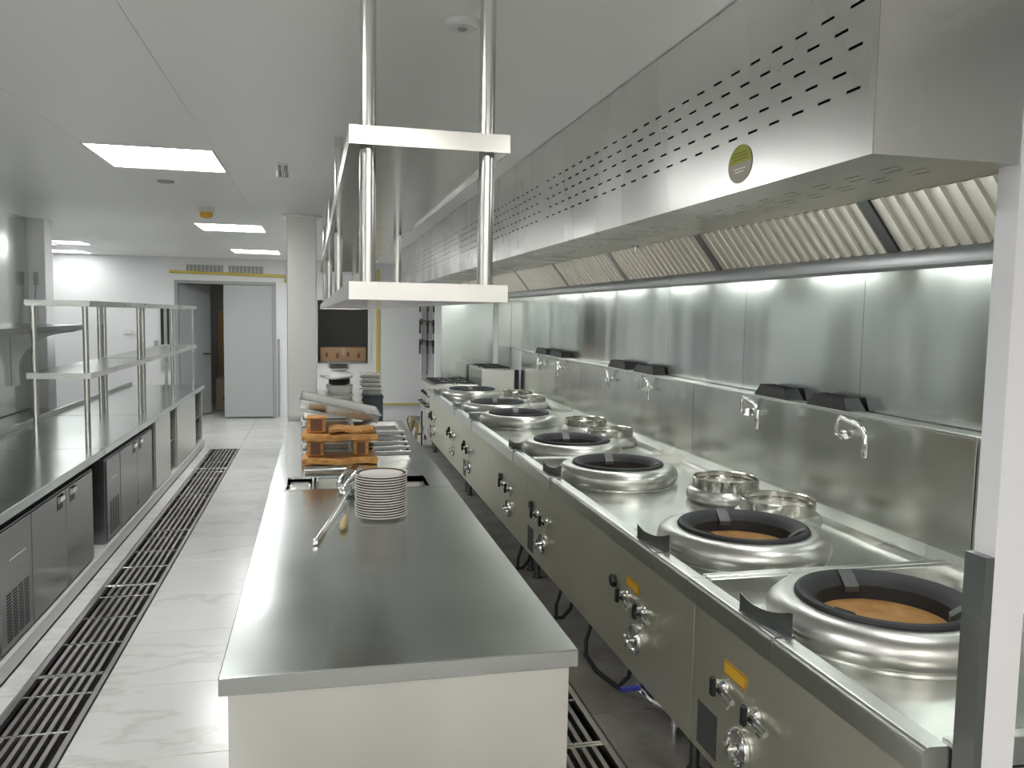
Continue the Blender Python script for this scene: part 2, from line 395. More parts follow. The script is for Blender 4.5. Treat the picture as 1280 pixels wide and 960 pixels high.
# ---- far wall items
d = struct('door_1', MB().box(DX0, DX0+.05, YF-.02, YF+.12, 0, DZ).box(DX1-.05, DX1, YF-.02, YF+.12, 0, DZ).box(DX0+.05, DX1-.05, YF-.02, YF+.12, DZ-.05, DZ), 'greyframe', 'grey steel double door with one leaf ajar in the far wall', 'door')
B(-1.485, DX1-.052, YF-.005, YF+.04, .02, DZ-.055, b=.004).build('door_leaf', 'greydoor', d)
# open leaf hinged on the left, swung into the store
a = R(59); lx = .76; hx, hy = DX0+.06, YF+.06
q = [(0, 0), (lx, 0), (lx, .045), (0, .045)]
q = [(hx+u*math.cos(a)-v*math.sin(a), hy+u*math.sin(a)+v*math.cos(a)) for u, v in q]
lf = MB().prism(q, 'z', .02, DZ-.055).build('door_leaf', 'greydoor', d)
u = .69; hxx, hyy = hx+u*math.cos(a)+.0, hy+u*math.sin(a)-.02
MB().tube([(hxx, hyy, 1.03), (hxx+.03, hyy-.05, 1.03), (hxx-.06, hyy-.11, 1.03)], .012, 8).build('door_handle', 'darksteel', lf)
for (x0, x1) in ((-2.05, -1.47), (-1.41, -.85)):
    g = thing('air_vent', ((x0+x1)/2, YF, 2.40), 'grey air grille above the open leaf of the double door' if x0 < -1.8 else 'grey air grille above the closed leaf of the double door', 'vent', 'air grilles above the double door')
    B(x0, x1, YF-.006, YF-.001, 2.33, 2.48).build('backing', 'greyframe', g)
    f = MB().box(x0, x1, YF-.02, YF-.006, 2.33, 2.342).box(x0, x1, YF-.02, YF-.006, 2.468, 2.48).box(x0, x0+.012, YF-.02, YF-.006, 2.342, 2.468).box(x1-.012, x1, YF-.02, YF-.006, 2.342, 2.468)
    f.build('frame', 'lampframe', g)
    for k in range(9): xx = x0+.06*(k+.9); B(xx-.004, xx+.004, YF-.018, YF-.006, 2.342, 2.468).build('slat', 'lampframe', g)
tag(MB().tube([(-2.28, YF-.05, 2.35), (-.52, YF-.05, 2.32), (-.52, YF-.05, 2.22)], .022, 10).build('gas_pipe', 'yellow', org=(-1.4, YF-.05, 2.33)), 'yellow pipe running above the grey double door', 'pipe')
tag(B(-.655, -.615, YF-.03, YF-.001, .02, 1.30, b=.004).build('corner_guard', 'greyframe', org=(-.635, YF, .02)), 'dark grey corner guard strip beside the double door', 'corner guard')
tag(B(-2.97, -2.86, YF-.03, YF-.001, 1.35, 1.44, b=.004).build('wall_switch', 'lampframe', org=(-2.9, YF, 1.4)), 'pale light switch box on the white far wall', 'switch')
tag(B(-2.53, -2.48, YF-.025, YF-.001, 1.15, 1.26, b=.004).build('wall_switch', 'greyframe', org=(-2.5, YF, 1.2)), 'small dark socket next to the hose cabinet on the far wall', 'switch')
g = thing('hose_cabinet', (-2.36, YF, .78), 'narrow dark glass cabinet on the wall left of the double door', 'cabinet')
B(-2.44, -2.28, YF-.05, YF-.001, .78, 1.78, b=.004).build('body', 'lampframe', g)
B(-2.425, -2.295, YF-.056, YF-.05, 1.1, 1.765).build('glass_pane', 'glass', g)
B(-2.425, -2.295, YF-.056, YF-.05, .80, 1.07).build('lower_panel', 'greydoor', g)
# hatch
wn = struct('window_1', MB().box(HX0, HX1, YF-.02, YF+.12, HZ0-.03, HZ0).box(HX0, HX1, YF-.02, YF+.12, HZ1, HZ1+.04).box(HX0-.03, HX0, YF-.02, YF+.12, HZ0-.03, HZ1+.04).box(HX1, HX1+.05, YF-.02, YF+.12, HZ0-.03, HZ1+.04), 'lampframe', 'serving hatch opening in the white far wall', 'hatch')
def carton(name, x0, x1, y0, y1, z0, z1, label, m_='card', marks=4):
    g = thing(name, ((x0+x1)/2, (y0+y1)/2, z0), label, 'box')
    B(x0, x1, y0, y1, z0, z1, b=.004).build('carton', m_, g)
    B((x0+x1)/2-.03, (x0+x1)/2+.03, y0-.0015, y0, z1-.12, z1-.01).build('tape', 'cardlite', g)
    for k in range(marks):
        xx = x0+(x1-x0)*(k+.6)/(marks+.3); zz = z0+(z1-z0)*(.35+.3*random.random())
        B(xx-.022, xx+.022, y0-.0015, y0, zz-.03, zz+.05).build('print_mark', 'print', g)
carton('cardboard_box', .03, .79, YF+.13, YF+.55, .93, 1.16, 'brown printed cardboard box standing in the serving hatch')
struct('trim_2', B(HX0, HX1, YF+.121, YF+.60, .87, .929), 'greyframe', 'shelf behind the serving hatch', 'shelf')
carton('cardboard_box', -1.75, -1.2, 15.2, 15.7, 0, .55, 'large cardboard box on the store room floor behind the door', 'cardlite', 2)
tag(B(-1.78, -1.32, 15.9, 15.94, 0, 1.75, b=.003).build('plywood_sheet', 'card', org=(-1.5, 15.92, 0)), 'brown board leaning in the store room behind the door', 'board')
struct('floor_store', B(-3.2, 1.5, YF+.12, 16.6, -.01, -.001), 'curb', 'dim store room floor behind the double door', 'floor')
g = thing('store_light', (.55, 15.3, CZ), 'bare ceiling light in the room behind the serving hatch', 'ceiling light')
B(.35, .75, 15.0, 15.6, CZ-.03, CZ-.001, b=.003).build('housing', 'lampframe', g); B(.37, .73, 15.02, 15.58, CZ-.036, CZ-.0305).build('diffuser', 'lampdim', g)
g = thing('store_light', (-1.6, 15.2, CZ), 'bare ceiling light in the store room behind the double door', 'ceiling light')
B(-1.8, -1.4, 14.9, 15.5, CZ-.03, CZ-.001, b=.003).build('housing', 'lampframe', g); B(-1.78, -1.42, 14.92, 15.48, CZ-.036, CZ-.0305).build('diffuser', 'lampdim', g)
# white sliding door with yellow edge tape
d2 = struct('door_2', B(1.03, 1.72, YF-.05, YF-.004, .2, 2.30, b=.004), 'white', 'white cold room door with yellow edging in the far wall', 'door')
B(.95, 1.0, YF-.03, YF-.002, .05, CZ-.1).build('edge_strip', 'yellow', d2)
B(1.05, 1.70, YF-.055, YF-.05, .205, .235).build('kick_strip', 'yellow', d2)
# gas manifold
g = thing('gas_manifold', (1.8, YF-.08, .7), 'grey gas pipes with black lever valves on the white far wall', 'pipes')
for xx in (1.70, 1.80, 1.90):
    MB().tube([(xx, YF-.07, .72), (xx, YF-.07, 2.15)], .014, 10).build('pipe', 'darksteel' if xx == 1.8 else 'lampframe', g)
for i, zz in enumerate((1.98, 1.62, 1.28)):
    for xx in (1.70, 1.80, 1.90):
        v = MB().lathe([(.0, -.05), (.026, -.05), (.03, -.02), (.03, .02), (.026, .05), (0, .05)], (xx, YF-.07, zz-.02*(xx > 1.75)), 12).build('valve', 'darksteel', g)
        B(xx-.012-(.03 if xx < 1.75 else 0), xx+.012-(.03 if xx < 1.75 else 0), YF-.13, YF-.10, zz-.2, zz+.02, b=.003).build('lever', 'black', v)
    MB().tube([(1.66, YF-.09, zz+.02), (1.94, YF-.09, zz)], .012, 8).build('cross_pipe', 'darksteel', g)

# ceiling fittings
g = thing('smoke_detector', (.40, 2.39, CZ), 'round white smoke detector disc on the ceiling near the hanging shelf', 'smoke detector')
MB().lathe([(0, CZ-.02), (.04, CZ-.02), (.047, CZ-.015), (.05, CZ-.001)], (.40, 2.39, 0), 32).build('cover', 'lampframe', g)
MB().lathe([(0, CZ-.024), (.012, CZ-.024), (.014, CZ-.0205)], (.40, 2.39, 0), 16).build('sensor', 'greyframe', g)
g = thing('ceiling_nozzle', (-.195, 4.9, CZ), 'pair of small metal nozzles hanging from the ceiling', 'nozzle')
for dx in (-.018, .018): MB().tube([(-.195+dx, 4.9, CZ-.001), (-.195+dx, 4.9, CZ-.045), (-.195+dx, 4.9, CZ-.05), (-.195+dx, 4.9, CZ-.075)], [.010, .010, .015, .015], 10).build('nozzle', 'greyframe', g)
B(-.225, -.165, 4.88, 4.92, CZ-.012, CZ-.001).build('base_plate', 'steel', g)
g = thing('warning_beacon', (-.885, 7.2, CZ), 'amber beacon lamp on the ceiling between two light panels', 'beacon')
MB().lathe([(0, CZ-.001), (.06, CZ-.001), (.06, CZ-.03), (.05, CZ-.035)], (-.885, 7.2, 0), 24).build('base', 'lampframe', g)
MB().lathe([(.05, CZ-.035), (.052, CZ-.05), (.045, CZ-.075), (.02, CZ-.085), (0, CZ-.085)], (-.885, 7.2, 0), 24).build('lens', 'orange', g)
tag(MB().lathe([(.0, CZ-.012), (.045, CZ-.012), (.055, CZ-.001)], (-.96, 5.8, 0), 24).build('sprinkler_plate', 'greyframe', org=(-.96, 5.8, CZ)), 'flat dark sprinkler cover between ceiling light and amber beacon', 'sprinkler')

# ================================================================== ISLAND
IX0, IX1, IY0, IY1, IY2 = -.255, .724, 2.18, 4.46, 7.36
g = thing('worktable', (.235, 3.3, 0), 'long stainless worktable with clear top carrying the plate stack', 'table')
B(IX0, IX1, IY0, IY1, .748, .80, b=.003).build('tabletop', 'top', g)
B(IX0+.022, IX1-.022, IY0+.02, IY0+.03, .02, .747).build('end_panel', 'panel', g)
B(IX0+.022, IX0+.032, IY0+.031, IY1-.02, .02, .747).build('side_panel', 'panel', g)
B(IX1-.032, IX1-.022, IY0+.031, IY1-.02, .02, .747).build('side_panel', 'panel', g)
B(IX0+.06, IX1-.06, IY0+.07, IY1-.04, 0, .12).build('plinth', 'darksteel', g)
g = thing('sink_worktable', (.235, 5.9, 0), 'stainless worktable with recessed trough carrying wooden stands and trays', 'table')
sx0, sx1, sy0, sy1 = -.17, .605, 4.50, 4.84
t = MB(); y0 = IY1+.006
t.box(IX0, sx0, y0, IY2, .755, .80).box(sx1, IX1, y0, IY2, .755, .80).box(sx0, sx1, y0, sy0, .755, .80).box(sx0, sx1, sy1, IY2, .755, .80)
t.build('tabletop', 'top', g)
t = MB(); z0 = .704
t.box(sx0-.004, sx0, sy0, sy1, z0, .79).box(sx1, sx1+.004, sy0, sy1, z0, .79).box(sx0, sx1, sy0-.004, sy0, z0, .79).box(sx0, sx1, sy1, sy1+.004, z0, .79).box(sx0, sx1, sy0, sy1, z0-.004, z0)
t.build('trough', 'panel', g)
B(-.035, -.025, sy0+.002, sy1-.002, z0, .79).build('trough_divider', 'steel', g)
B(.40, .41, sy0+.002, sy1-.002, z0, .79).build('trough_divider', 'steel', g)
B(IX0+.022, IX0+.032, y0+.02, IY2-.02, .02, .754).build('side_panel', 'panel', g)
B(IX1-.032, IX1-.022, y0+.02, IY2-.02, .02, .754).build('side_panel', 'panel', g)
B(IX0+.022, IX1-.022, IY2-.03, IY2-.021, .02, .754).build('end_panel', 'panel', g)
B(IX0+.06, IX1-.06, y0+.07, IY2-.04, 0, .12).build('plinth', 'darksteel', g)

# ---- hanging overhead shelf above the island (local coordinates, small yaw)
g = thing('hanging_shelf', (.28, 2.0, 1.83), 'two-tier stainless shelf hanging from the ceiling over the worktable', 'shelf')
SY0, SY1 = 1.94, 8.45
def shelf_plate(z0, z1, x0, x1):
    mb = MB(); t_ = .002
    mb.box(x0, x1, SY0, SY1, z1-.004, z1)                   # sheet
    mb.box(x0, x0+.004, SY0, SY1, z0, z1-.004); mb.box(x1-.004, x1, SY0, SY1, z0, z1-.004)
    mb.box(x0+.004, x1-.004, SY0, SY0+.004, z0, z1-.004); mb.box(x0+.004, x1-.004, SY1-.004, SY1, z0, z1-.004)
    mb.box(x0+.004, x1-.004, SY0+.004, SY1-.004, z0+.012, z0+.014)   # underside sheet
    return mb
hx0, hx1 = .068, .443
shelf_plate(2.133, 2.175, hx0, hx1).build('shelf', 'tube', g)
shelf_plate(1.781, 1.822, hx0, hx1).build('shelf', 'tube', g)
for yy in (1.985, 4.10, 6.25, 8.30):
    for xx in (.113, .395):
        MB().tube([(xx, yy, 1.822), (xx, yy, CZ-.001)], .019, 20).build('pole', 'tube', g)
g.rotation_euler.z = R(.45)

# ---- plates
prof = [(0, .004), (.062, .004), (.066, .0), (.070, .0), (.074, .004), (.105, .011), (.1185, .0142), (.1205, .0165), (.1195, .0195), (.104, .0155), (.07, .008), (0, .007)]
pm = MB().lathe(prof, (0, 0, 0), 40).mesh('dinner_plate'); pm.materials.append(M['plate'])
rm = MB().lathe([(.1015, .0152), (.116, .0193), (.1162, .0186), (.1018, .0145)], (0, 0, 0), 40, closed=True).mesh('brown_band'); rm.materials.append(M['rim'])
um = MB().lathe([(.100, .0110), (.1178, .0146), (.1190, .0142), (.1150, .0090), (.100, .0078)], (0, 0, 0), 40, closed=True).mesh('under_band'); um.materials.append(M['rim'])
for k in range(17):
    px_, py_ = .284+random.uniform(-.0015, .0015), 3.84+random.uniform(-.0015, .0015)
    o = bpy.data.objects.new('dinner_plate', pm); COL.objects.link(o); z = .8+.0119*k; o.location = (px_, py_, z); ORG[o.name] = (px_, py_, z)
    tag(o, nth(k, 17)+' of the brown-rimmed white dinner plates stacked on the clear worktable', 'plate', 'dinner plates stacked on the clear worktable')
    for me, nm in ((rm, 'rim_band'), (um, 'under_band'))[:2 if k else 1]:
        c = bpy.data.objects.new(nm, me); COL.objects.link(c); c.parent = o
# ---- ladle, scoop and brush
g = thing('steel_ladle', (.08, 3.9, .80), 'steel ladle with long tubular handle lying beside the plate stack', 'ladle')
MB().tube([(-.012, 3.405, .812), (.06, 3.78, .815), (.125, 4.12, .835), (.15, 4.22, .845)], [.0115, .0115, .011, .010], 12).build('handle', 'chrome', g)
MB().lathe([(0, -.012), (.009, -.012), (.0135, -.004), (.0135, .006), (.0115, .012)], (-.013, 3.397, .8135), 14, axis='y').build('end_cap', 'chrome', g)
bw = MB().lathe([(0, -.05), (.03, -.046), (.055, -.028), (.066, 0), (.064, .001), (.053, -.025), (.029, -.042), (0, -.046)], (.165, 4.29, .85), 28)
bw.build('bowl', 'chrome', g)
g = thing('pastry_brush', (.12, 3.66, .80), 'small brush with pale wooden handle leaning towards the plate stack', 'brush')
MB().tube([(.098, 3.59, .816), (.102, 3.61, .818), (.11, 3.68, .820), (.118, 3.75, .820), (.122, 3.79, .820)], [.006, .016, .018, .013, .009], 14).build('handle', 'palewood', g)
MB().tube([(.122, 3.79, .820), (.133, 3.90, .822), (.138, 3.95, .822)], [.009, .006, .004], 10).build('ferrule', 'chrome', g)
# rolled steel scoop standing over the trough
g = thing('flour_scoop', (.17, 4.56, .80), 'open steel scoop lying at the trough edge behind the ladle', 'scoop')
pv = []; n = 12
sc_ = MB()
for i, (yy, xx, zz, rr) in enumerate(((4.43, .115, .826, .022), (4.50, .13, .838, .036), (4.60, .16, .846, .046), (4.72, .20, .85, .05))):
    for k in range(n+1):
        an = math.pi*(-.15+1.3*k/n); pv.append((xx+rr*math.cos(an), yy, zz+rr*.8*math.sin(an)-.004))
for i in range(3):
    for k in range(n): sc_.f.append((i*(n+1)+k, i*(n+1)+k+1, (i+1)*(n+1)+k+1, (i+1)*(n+1)+k))
sc_.v = pv
so = sc_.build('blade', 'chrome', g); md = so.modifiers.new('solid', 'SOLIDIFY'); md.thickness = .0015
MB().tube([(.202, 4.72, .87), (.225, 4.80, .865), (.235, 4.86, .815)], .010, 10).build('grip', 'chrome', g)

# ---- wooden stands
def slab(x0, x1, y0, y1, z0, z1, seed):
    rnd = random.Random(seed); n = 14; pts = []
    for k in range(n+1):
        u = k/n; pts.append((x0+(x1-x0)*u, y0+.018*math.sin(u*9+seed)+rnd.uniform(-.006, .006)))
    pts2 = [(x1-(x1-x0)*k/n, y1+.015*math.sin(k*.8+seed)+rnd.uniform(-.006, .006)) for k in range(n+1)]
    mb = MB(); P = pts+pts2; N = len(P)
    cx = sum(q[0] for q in P)/N; cy = sum(q[1] for q in P)/N
    def lay(s_, z): return [(cx+(q[0]-cx)*s_, cy+(q[1]-cy)*s_, z+.004*math.sin(q[0]*22+seed)) for q in P]
    vs = lay(.975, z0)+lay(1, z0+.008)+lay(1, z1-.008)+lay(.975, z1)
    fs = [tuple(range(N))[::-1], tuple(range(3*N, 4*N))]
    for l in range(3): fs += [(l*N+i, l*N+(i+1) % N, (l+1)*N+(i+1) % N, (l+1)*N+i) for i in range(N)]
    return mb.add(vs, fs)
def wood_stand(z, seed, blocks, label):
    g = thing('wooden_stand', (.13, 5.3, z), label, 'serving stand')
    slab(-.10, .365, 5.19, 5.42, z+.0045, z+.045, seed).build('board', 'wood', g)
    for (x0, x1) in blocks:
        o = B(x0, x1, 5.25, 5.37, z+.048, z+.145, b=.008).build('leg_block', 'wood', g)
        B(x0+.022, x1-.022, 5.2485, 5.25, z+.06, z+.135).build('end_grain', 'woodend', o)
        B(x0-.004, x1+.004, 5.246, 5.374, z+.137, z+.147, b=.003).build('block_cap', 'wood', o)
wood_stand(.800, 1.0, ((-.07, .035), (.215, .31)), 'rustic wooden serving stand with two block legs lying on the trough table')
wood_stand(.948, 2.4, ((-.07, .045),), 'rustic wooden serving stand stacked on another with one block upright')
# flat board on the upper stand
g = tag(slab(.06, .345, 5.20, 5.40, 1.003, 1.024, 5.2).build('wooden_board', 'wood', org=(.2, 5.3, 1.003)), 'thin pale wooden board resting on the upper wooden stand', 'board')
# ---- steel pans
def pan(x0, x1, y0, y1, z0, h, label, group=None, tilt=None, m_='chrome', name='steel_pan'):
    g = thing(name, ((x0+x1)/2, (y0+y1)/2, z0), label, 'pan', group)
    mb = MB(); e_ = .009; i_ = .006; zt = z0+h
    ring = lambda d, z: [(x0+d, y0+d, z), (x1-d, y0+d, z), (x1-d, y1-d, z), (x0+d, y1-d, z)]
    ls = [ring(0, zt-.006), ring(0, zt), ring(e_, zt), ring(e_+i_, z0+.003), ring(e_+i_, z0), ring(e_+.001, zt-.006)]
    vs = sum(ls[:4], []); fs = []
    for l in range(3): fs += [(l*4+i, l*4+(i+1) % 4, l*4+4+(i+1) % 4, l*4+4+i) for i in range(4)]
    fs.append((12, 13, 14, 15)); mb.add(vs, fs)
    o = mb.build('body', m_, g); md = o.modifiers.new('solid', 'SOLIDIFY'); md.thickness = .0015
    mb = MB()
    mb.tube([(x0, y0, zt-.003), (x1, y0, zt-.003), (x1, y1, zt-.003), (x0, y1, zt-.003), (x0, y0, zt-.003)], .004, 6, cap=False)
    mb.build('rolled_edge', m_, g)
    if tilt: g.rotation_euler = tilt
    return g
PG = 'steel pans stacked behind the wooden stands'
PL = 'shallow steel pan in the stack right of the wooden stands'
for k in range(5): pan(.215+.004*k, .605-.012*k, 5.50, 5.98, .80+.034*k, .033, nth(k, 5)+' shallow steel pan of the stack right of the wooden stands', PG)
for k in range(5): pan(-.11, .20, 5.50, 5.95, .80+.05*k, .045, nth(k, 5)+' steel pan of the tall stack behind the wooden stands', 'steel pans in the tall stack behind the wooden stands', m_='steel')
pan(-.135, .40, 5.46, 6.0, 1.075, .06, 'large steel tray tilted across the pan stacks behind the wooden stands', None, (0, R(12.5), 0), name='steel_tray', m_='traysteel')
tag(MB().tube([(-.08, 4.93, .824), (.16, 4.95, .824)], .022, 16).build('steel_roller', 'chrome', org=(.04, 4.94, .80)), 'thick polished steel tube lying in front of the wooden stands', 'tube')
pan(-.155, -.045, 4.52, 4.82, .7045, .07, 'small steel pan sunk in the left bay of the trough', None, name='trough_pan')
pan(-.01, .385, 4.515, 4.825, .7045, .085, 'wide steel pan in the middle bay of the trough', None, name='trough_pan', m_='steel')
pan(.425, .59, 4.515, 4.825, .7045, .05, 'dark steel pan in the right bay of the trough', None, name='trough_pan', m_='steel')
# ---- crockery at the far end of the trough table
g = thing('dark_crate', (.47, 7.12, .80), 'dark blue plastic crate at the far end of the worktable', 'crate')
B(.34, .53, 6.96, 7.28, .80, 1.06, b=.008).build('body', 'bin', g); B(.335, .535, 6.955, 7.285, 1.04, 1.058, b=.004).build('rim', 'bin', g)
for k in range(5): pan(.345+.004*(k % 2), .525-.006*k, 6.98, 7.26, 1.061+.036*k, .032, nth(k, 5)+' small steel tray of the stack on the dark crate', 'steel trays stacked on the dark blue crate', m_='steel')
bp = [(0, .003), (.05, .003), (.055, 0), (.062, 0), (.10, .02), (.128, .034), (.129, .037), (.10, .026), (.06, .008), (0, .007)]
bm_ = MB().lathe(bp, (0, 0, 0), 32).mesh('serving_plate'); bm_.materials.append(M['china'])
for k in range(18):
    o = bpy.data.objects.new('serving_plate', bm_); COL.objects.link(o); o.location = (.165+random.uniform(-.006, .006), 6.75+random.uniform(-.004, .004), .80+.015*k); ORG[o.name] = tuple(o.location)
    tag(o, nth(k, 18)+' of the deep white plates stacked at the worktable end near the column', 'plate', 'white serving plates at the far end')
sq = MB(); ring = lambda h, z, r_=.02: [(.165+sx*(h-(r_ if i else 0)), 6.75+sy*(h-(0 if i else r_)), z) for sx, sy, i in ((1, 1, 1), (1, 1, 0), (1, -1, 0), (1, -1, 1), (-1, -1, 1), (-1, -1, 0), (-1, 1, 0), (-1, 1, 1))]
for k in range(4):
    z = 1.093+.018*k; mb = MB(); ls = [ring(.075, z), ring(.105, z+.022), ring(.10, z+.022), ring(.07, z+.004)]
    fs = [tuple(range(8))]
    for l in range(3): fs += [(l*8+i, l*8+(i+1) % 8, l*8+8+(i+1) % 8, l*8+8+i) for i in range(8)]
    fs.append(tuple(range(24, 32)))
    tag(mb.add(sum(ls, []), fs).build('square_plate', 'china', org=(.165, 6.75, z)), nth(k, 4)+' of the square white plates above the deep plate stack', 'plate', 'square white plates at the far end')
dk = MB().lathe([(0, 0), (.06, 0), (.085, .012), (.087, .014), (.06, .004), (0, .004)], (0, 0, 0), 28).mesh('dark_plate'); dk.materials.append(M['data'])
for k in range(5):
    o = bpy.data.objects.new('dark_plate', dk); COL.objects.link(o); o.location = (.165, 6.75, 1.170+.008*k); ORG[o.name] = tuple(o.location)
    tag(o, nth(k, 5)+' of the dark round plates under the white plastic bag', 'plate', 'dark round plates under the bag')
# crumpled bag
bg = MB(); rnd = random.Random(8); n, mm = 22, 9; vs = []
for j in range(mm+1):
    ph = math.pi*j/mm
    for k in range(n):
        a = 2*math.pi*k/n; rr = 1+.12*math.sin(3*a+j)+.06*rnd.uniform(-1, 1)
        vs.append((.15+.135*rr*math.sin(ph)*math.cos(a), 6.75+.11*rr*math.sin(ph)*math.sin(a), 1.248+.036*math.cos(ph)*(1+.1*math.sin(2*a))))
fs = [(j*n+k, j*n+(k+1) % n, (j+1)*n+(k+1) % n, (j+1)*n+k) for j in range(mm) for k in range(n)]
bg.add(vs, fs); tag(bg.build('plastic_bag', 'bag', org=(.15, 6.75, 1.212)), 'crumpled white plastic bag lying on the far plate stack', 'bag')
for k in range(4):
    o = tag(MB().lathe([(0, 0), (.055, 0), (.085, .018), (.087, .021), (.055, .006), (0, .005)], (.16, 6.75, 1.287+.012*k), 28).build('grey_bowl', 'steel', org=(.16, 6.75, 1.287+.012*k)), nth(k, 4)+' of the shallow steel bowls on the white plastic bag', 'bowl', 'steel bowls on the plastic bag')
for (xx, yy, nb) in ((.03, 6.62, 7), (.30, 6.62, 7)):
    cp = MB().lathe([(0, 0), (.028, 0), (.030, .006), (.042, .04), (.044, .055), (.041, .055), (.038, .04), (.026, .008), (0, .006)], (0, 0, 0), 24).mesh('teacup'); cp.materials.append(M['china'])
    for k in range(nb):
        o = bpy.data.objects.new('teacup', cp); COL.objects.link(o); o.location = (xx, yy, .80+.048*k); ORG[o.name] = tuple(o.location)
        tag(o, nth(k, nb)+(' white cup of the tower beside the steel column' if xx < .1 else ' white cup of the tower between plate stack and dark crate'), 'cup', 'white cups stacked left' if xx < .1 else 'white cups stacked by the crate')

# ================================================================== WOK RANGES
RX0, RX1 = 1.325, 2.55
DK = .746
def wok(g, x, y):
    o = MB().lathe([(.338, DK), (.357, DK+.010), (.367, DK+.032), (.369, DK+.052), (.362, DK+.075), (.344, DK+.094), (.316, DK+.104), (.284, DK+.106), (.262, DK+.096)], (x, y, 0), 64).build('wok_burner', 'spun', g)
    MB().lathe([(.3605, DK), (.3605, DK+.004), (.353, DK+.008), (.345, DK)], (x, y, 0), 64).build('weld_bead', 'steel', o)
    MB().lathe([(.255, DK+.085), (.273, DK+.094), (.279, DK+.102), (.280, DK+.110), (.275, DK+.118), (.264, DK+.122), (.250, DK+.118), (.226, DK+.098), (.211, DK+.080), (.207, DK+.0), (.22, DK+.0)], (x, y, 0), 64).build('cast_ring', 'iron', o)
    for k in range(3):
        a = R(75+120*k-110); ca, sa = math.cos(a), math.sin(a)
        P = lambda r, t_, z: (x+r*ca-t_*sa, y+r*sa+t_*ca, z)
        vs = []
        for t_ in (-.026, .026): vs += [P(.258, t_, DK+.114), P(.255, t_, DK+.126), P(.228, t_, DK+.114), P(.190, t_, DK+.082), P(.190, t_, DK+.062), P(.218, t_, DK+.074)]
        MB().add(vs, [tuple(range(6)), tuple(range(6, 12))]+[(i, (i+1) % 6, 6+(i+1) % 6, 6+i) for i in range(6)]).build('pan_lug', 'lug', o)
    MB().disc((x, y, DK+.034), .206, 48).build('fire_clay_bed', 'brick', o)
def tail(g, x, y):
    o = MB().lathe([(.195, DK), (.208, DK+.012), (.212, DK+.035), (.205, DK+.055), (.188, DK+.07), (.172, DK+.074)], (x, y, 0), 48).build('tail_burner', 'spun', g)
    MB().lathe([(.176, DK+.066), (.180, DK+.066), (.180, DK+.128), (.176, DK+.131), (.172, DK+.128), (.171, DK+.105), (.15, DK+.098), (.148, DK+.085), (.17, DK+.066)], (x, y, 0), 48, closed=True).build('collar', 'collar', o)
    MB().disc((x, y, DK+.088), .150, 40).build('pot_base', 'panel', o)
def valve(g, y, z, s=1):
    x = 1.358
    o = MB().tube([(x, y+.06, z), (x-.028, y+.055, z), (x-.03, y+.03, z), (x-.03, y-.05, z-.004), (x-.03, y-.085, z-.006)], [.010, .011, .013, .012, .011], 10).build('gas_valve', 'chrome', g)
    MB().lathe([(.026, 0), (.026, -.006), (.02, -.012), (.012, -.03)], (x, y+.02, z), 18, axis='x').build('rosette', 'chrome', o)
    mb = MB(); mb.box(x-.062, x-.045, y-.002, y+.022, z-.022, z+.045, b=.004); mb.box(x-.05, x-.028, y+.004, y+.016, z-.006, z+.006)
    mb.build('knob', 'black', o)
    MB().tube([(x-.03, y-.03, z-.03), (x-.03, y-.055, z-.036)], .006, 8).build('jet_tube', 'chrome', o)
def handwheel(g, y, z):
    x = 1.358
    o = MB().lathe([(.052, -.002), (.056, -.010), (.058, -.016), (.062, -.016), (.066, -.010), (.066, 0)], (x, y, z), 32, axis='x').build('hand_wheel', 'chrome', g)
    MB().lathe([(0, -.012), (.052, -.008)], (x, y, z), 32, axis='x').build('dish', 'steel', o)
    MB().lathe([(0, -.05), (.012, -.048), (.014, -.03), (.018, -.012)], (x, y, z), 16, axis='x').build('hub', 'chrome', o)
    for a in (0.4, 0.4+math.pi/2):
        c_, s_ = math.cos(a)*.034, math.sin(a)*.034
        MB().tube([(x-.042, y-c_, z-s_), (x-.044, y, z), (x-.042, y+c_, z+s_)], .006, 8).build('spoke', 'chrome', o)
def faucet(g, y):
    x = RX1-.012
    o = MB().tube([(x, y, 1.19), (x-.03, y, 1.19), (x-.045, y, 1.20), (x-.045, y-.002, 1.245), (x-.05, y-.02, 1.272), (x-.06, y-.06, 1.285), (x-.10, y-.24, 1.272), (x-.112, y-.29, 1.262), (x-.122, y-.325, 1.235), (x-.125, y-.335, 1.18)], .0115, 12).build('faucet', 'chrome', g)
    MB().lathe([(.024, 0), (.024, -.008), (.015, -.02)], (x, y, 1.19), 16, axis='x').build('flange', 'chrome', o)
    MB().lathe([(.0, -.035), (.013, -.035), (.016, -.028), (.016, .03), (0, .03)], (x-.125, y-.335, 1.17), 12).build('nozzle', 'chrome', o)
    MB().tube([(x-.045, y-.02, 1.19), (x-.05, y-.06, 1.19), (x-.05, y-.085, 1.195)], [.008, .014, .014], 10).build('tap_handle', 'chrome', o)
def fin(g, y):
    # curved splash guard standing on the front rim
    mb = MB(); n = 10; vs = []
    for k in range(n+1):
        u = k/n; yy = y+.115-.23*u; xx = 1.345+.05*math.sin(u*math.pi*.55)**2*1.0
        h = .062-.05*math.sin(math.pi*min(1, u*1.05))*.55+(.008*u)
        vs += [(xx, yy, .8005), (xx, yy, .8005+h), (xx+.002, yy, .8005+h), (xx+.002, yy, .8005)]
    fs = []
    for k in range(n): fs += [(k*4+i, k*4+(i+1) % 4, k*4+4+(i+1) % 4, k*4+4+i) for i in range(4)]
    fs += [(0, 1, 2, 3), (n*4+3, n*4+2, n*4+1, n*4)]
    mb.add(vs, fs); mb.box(1.343, 1.40, y-.118, y+.118, .8005, .8035); mb.build('splash_guard', 'fridge', g)
    MB().box(1.3225, 1.402, y-.121, y-.119, .735, .803).build('rim_joint', 'darksteel', g)
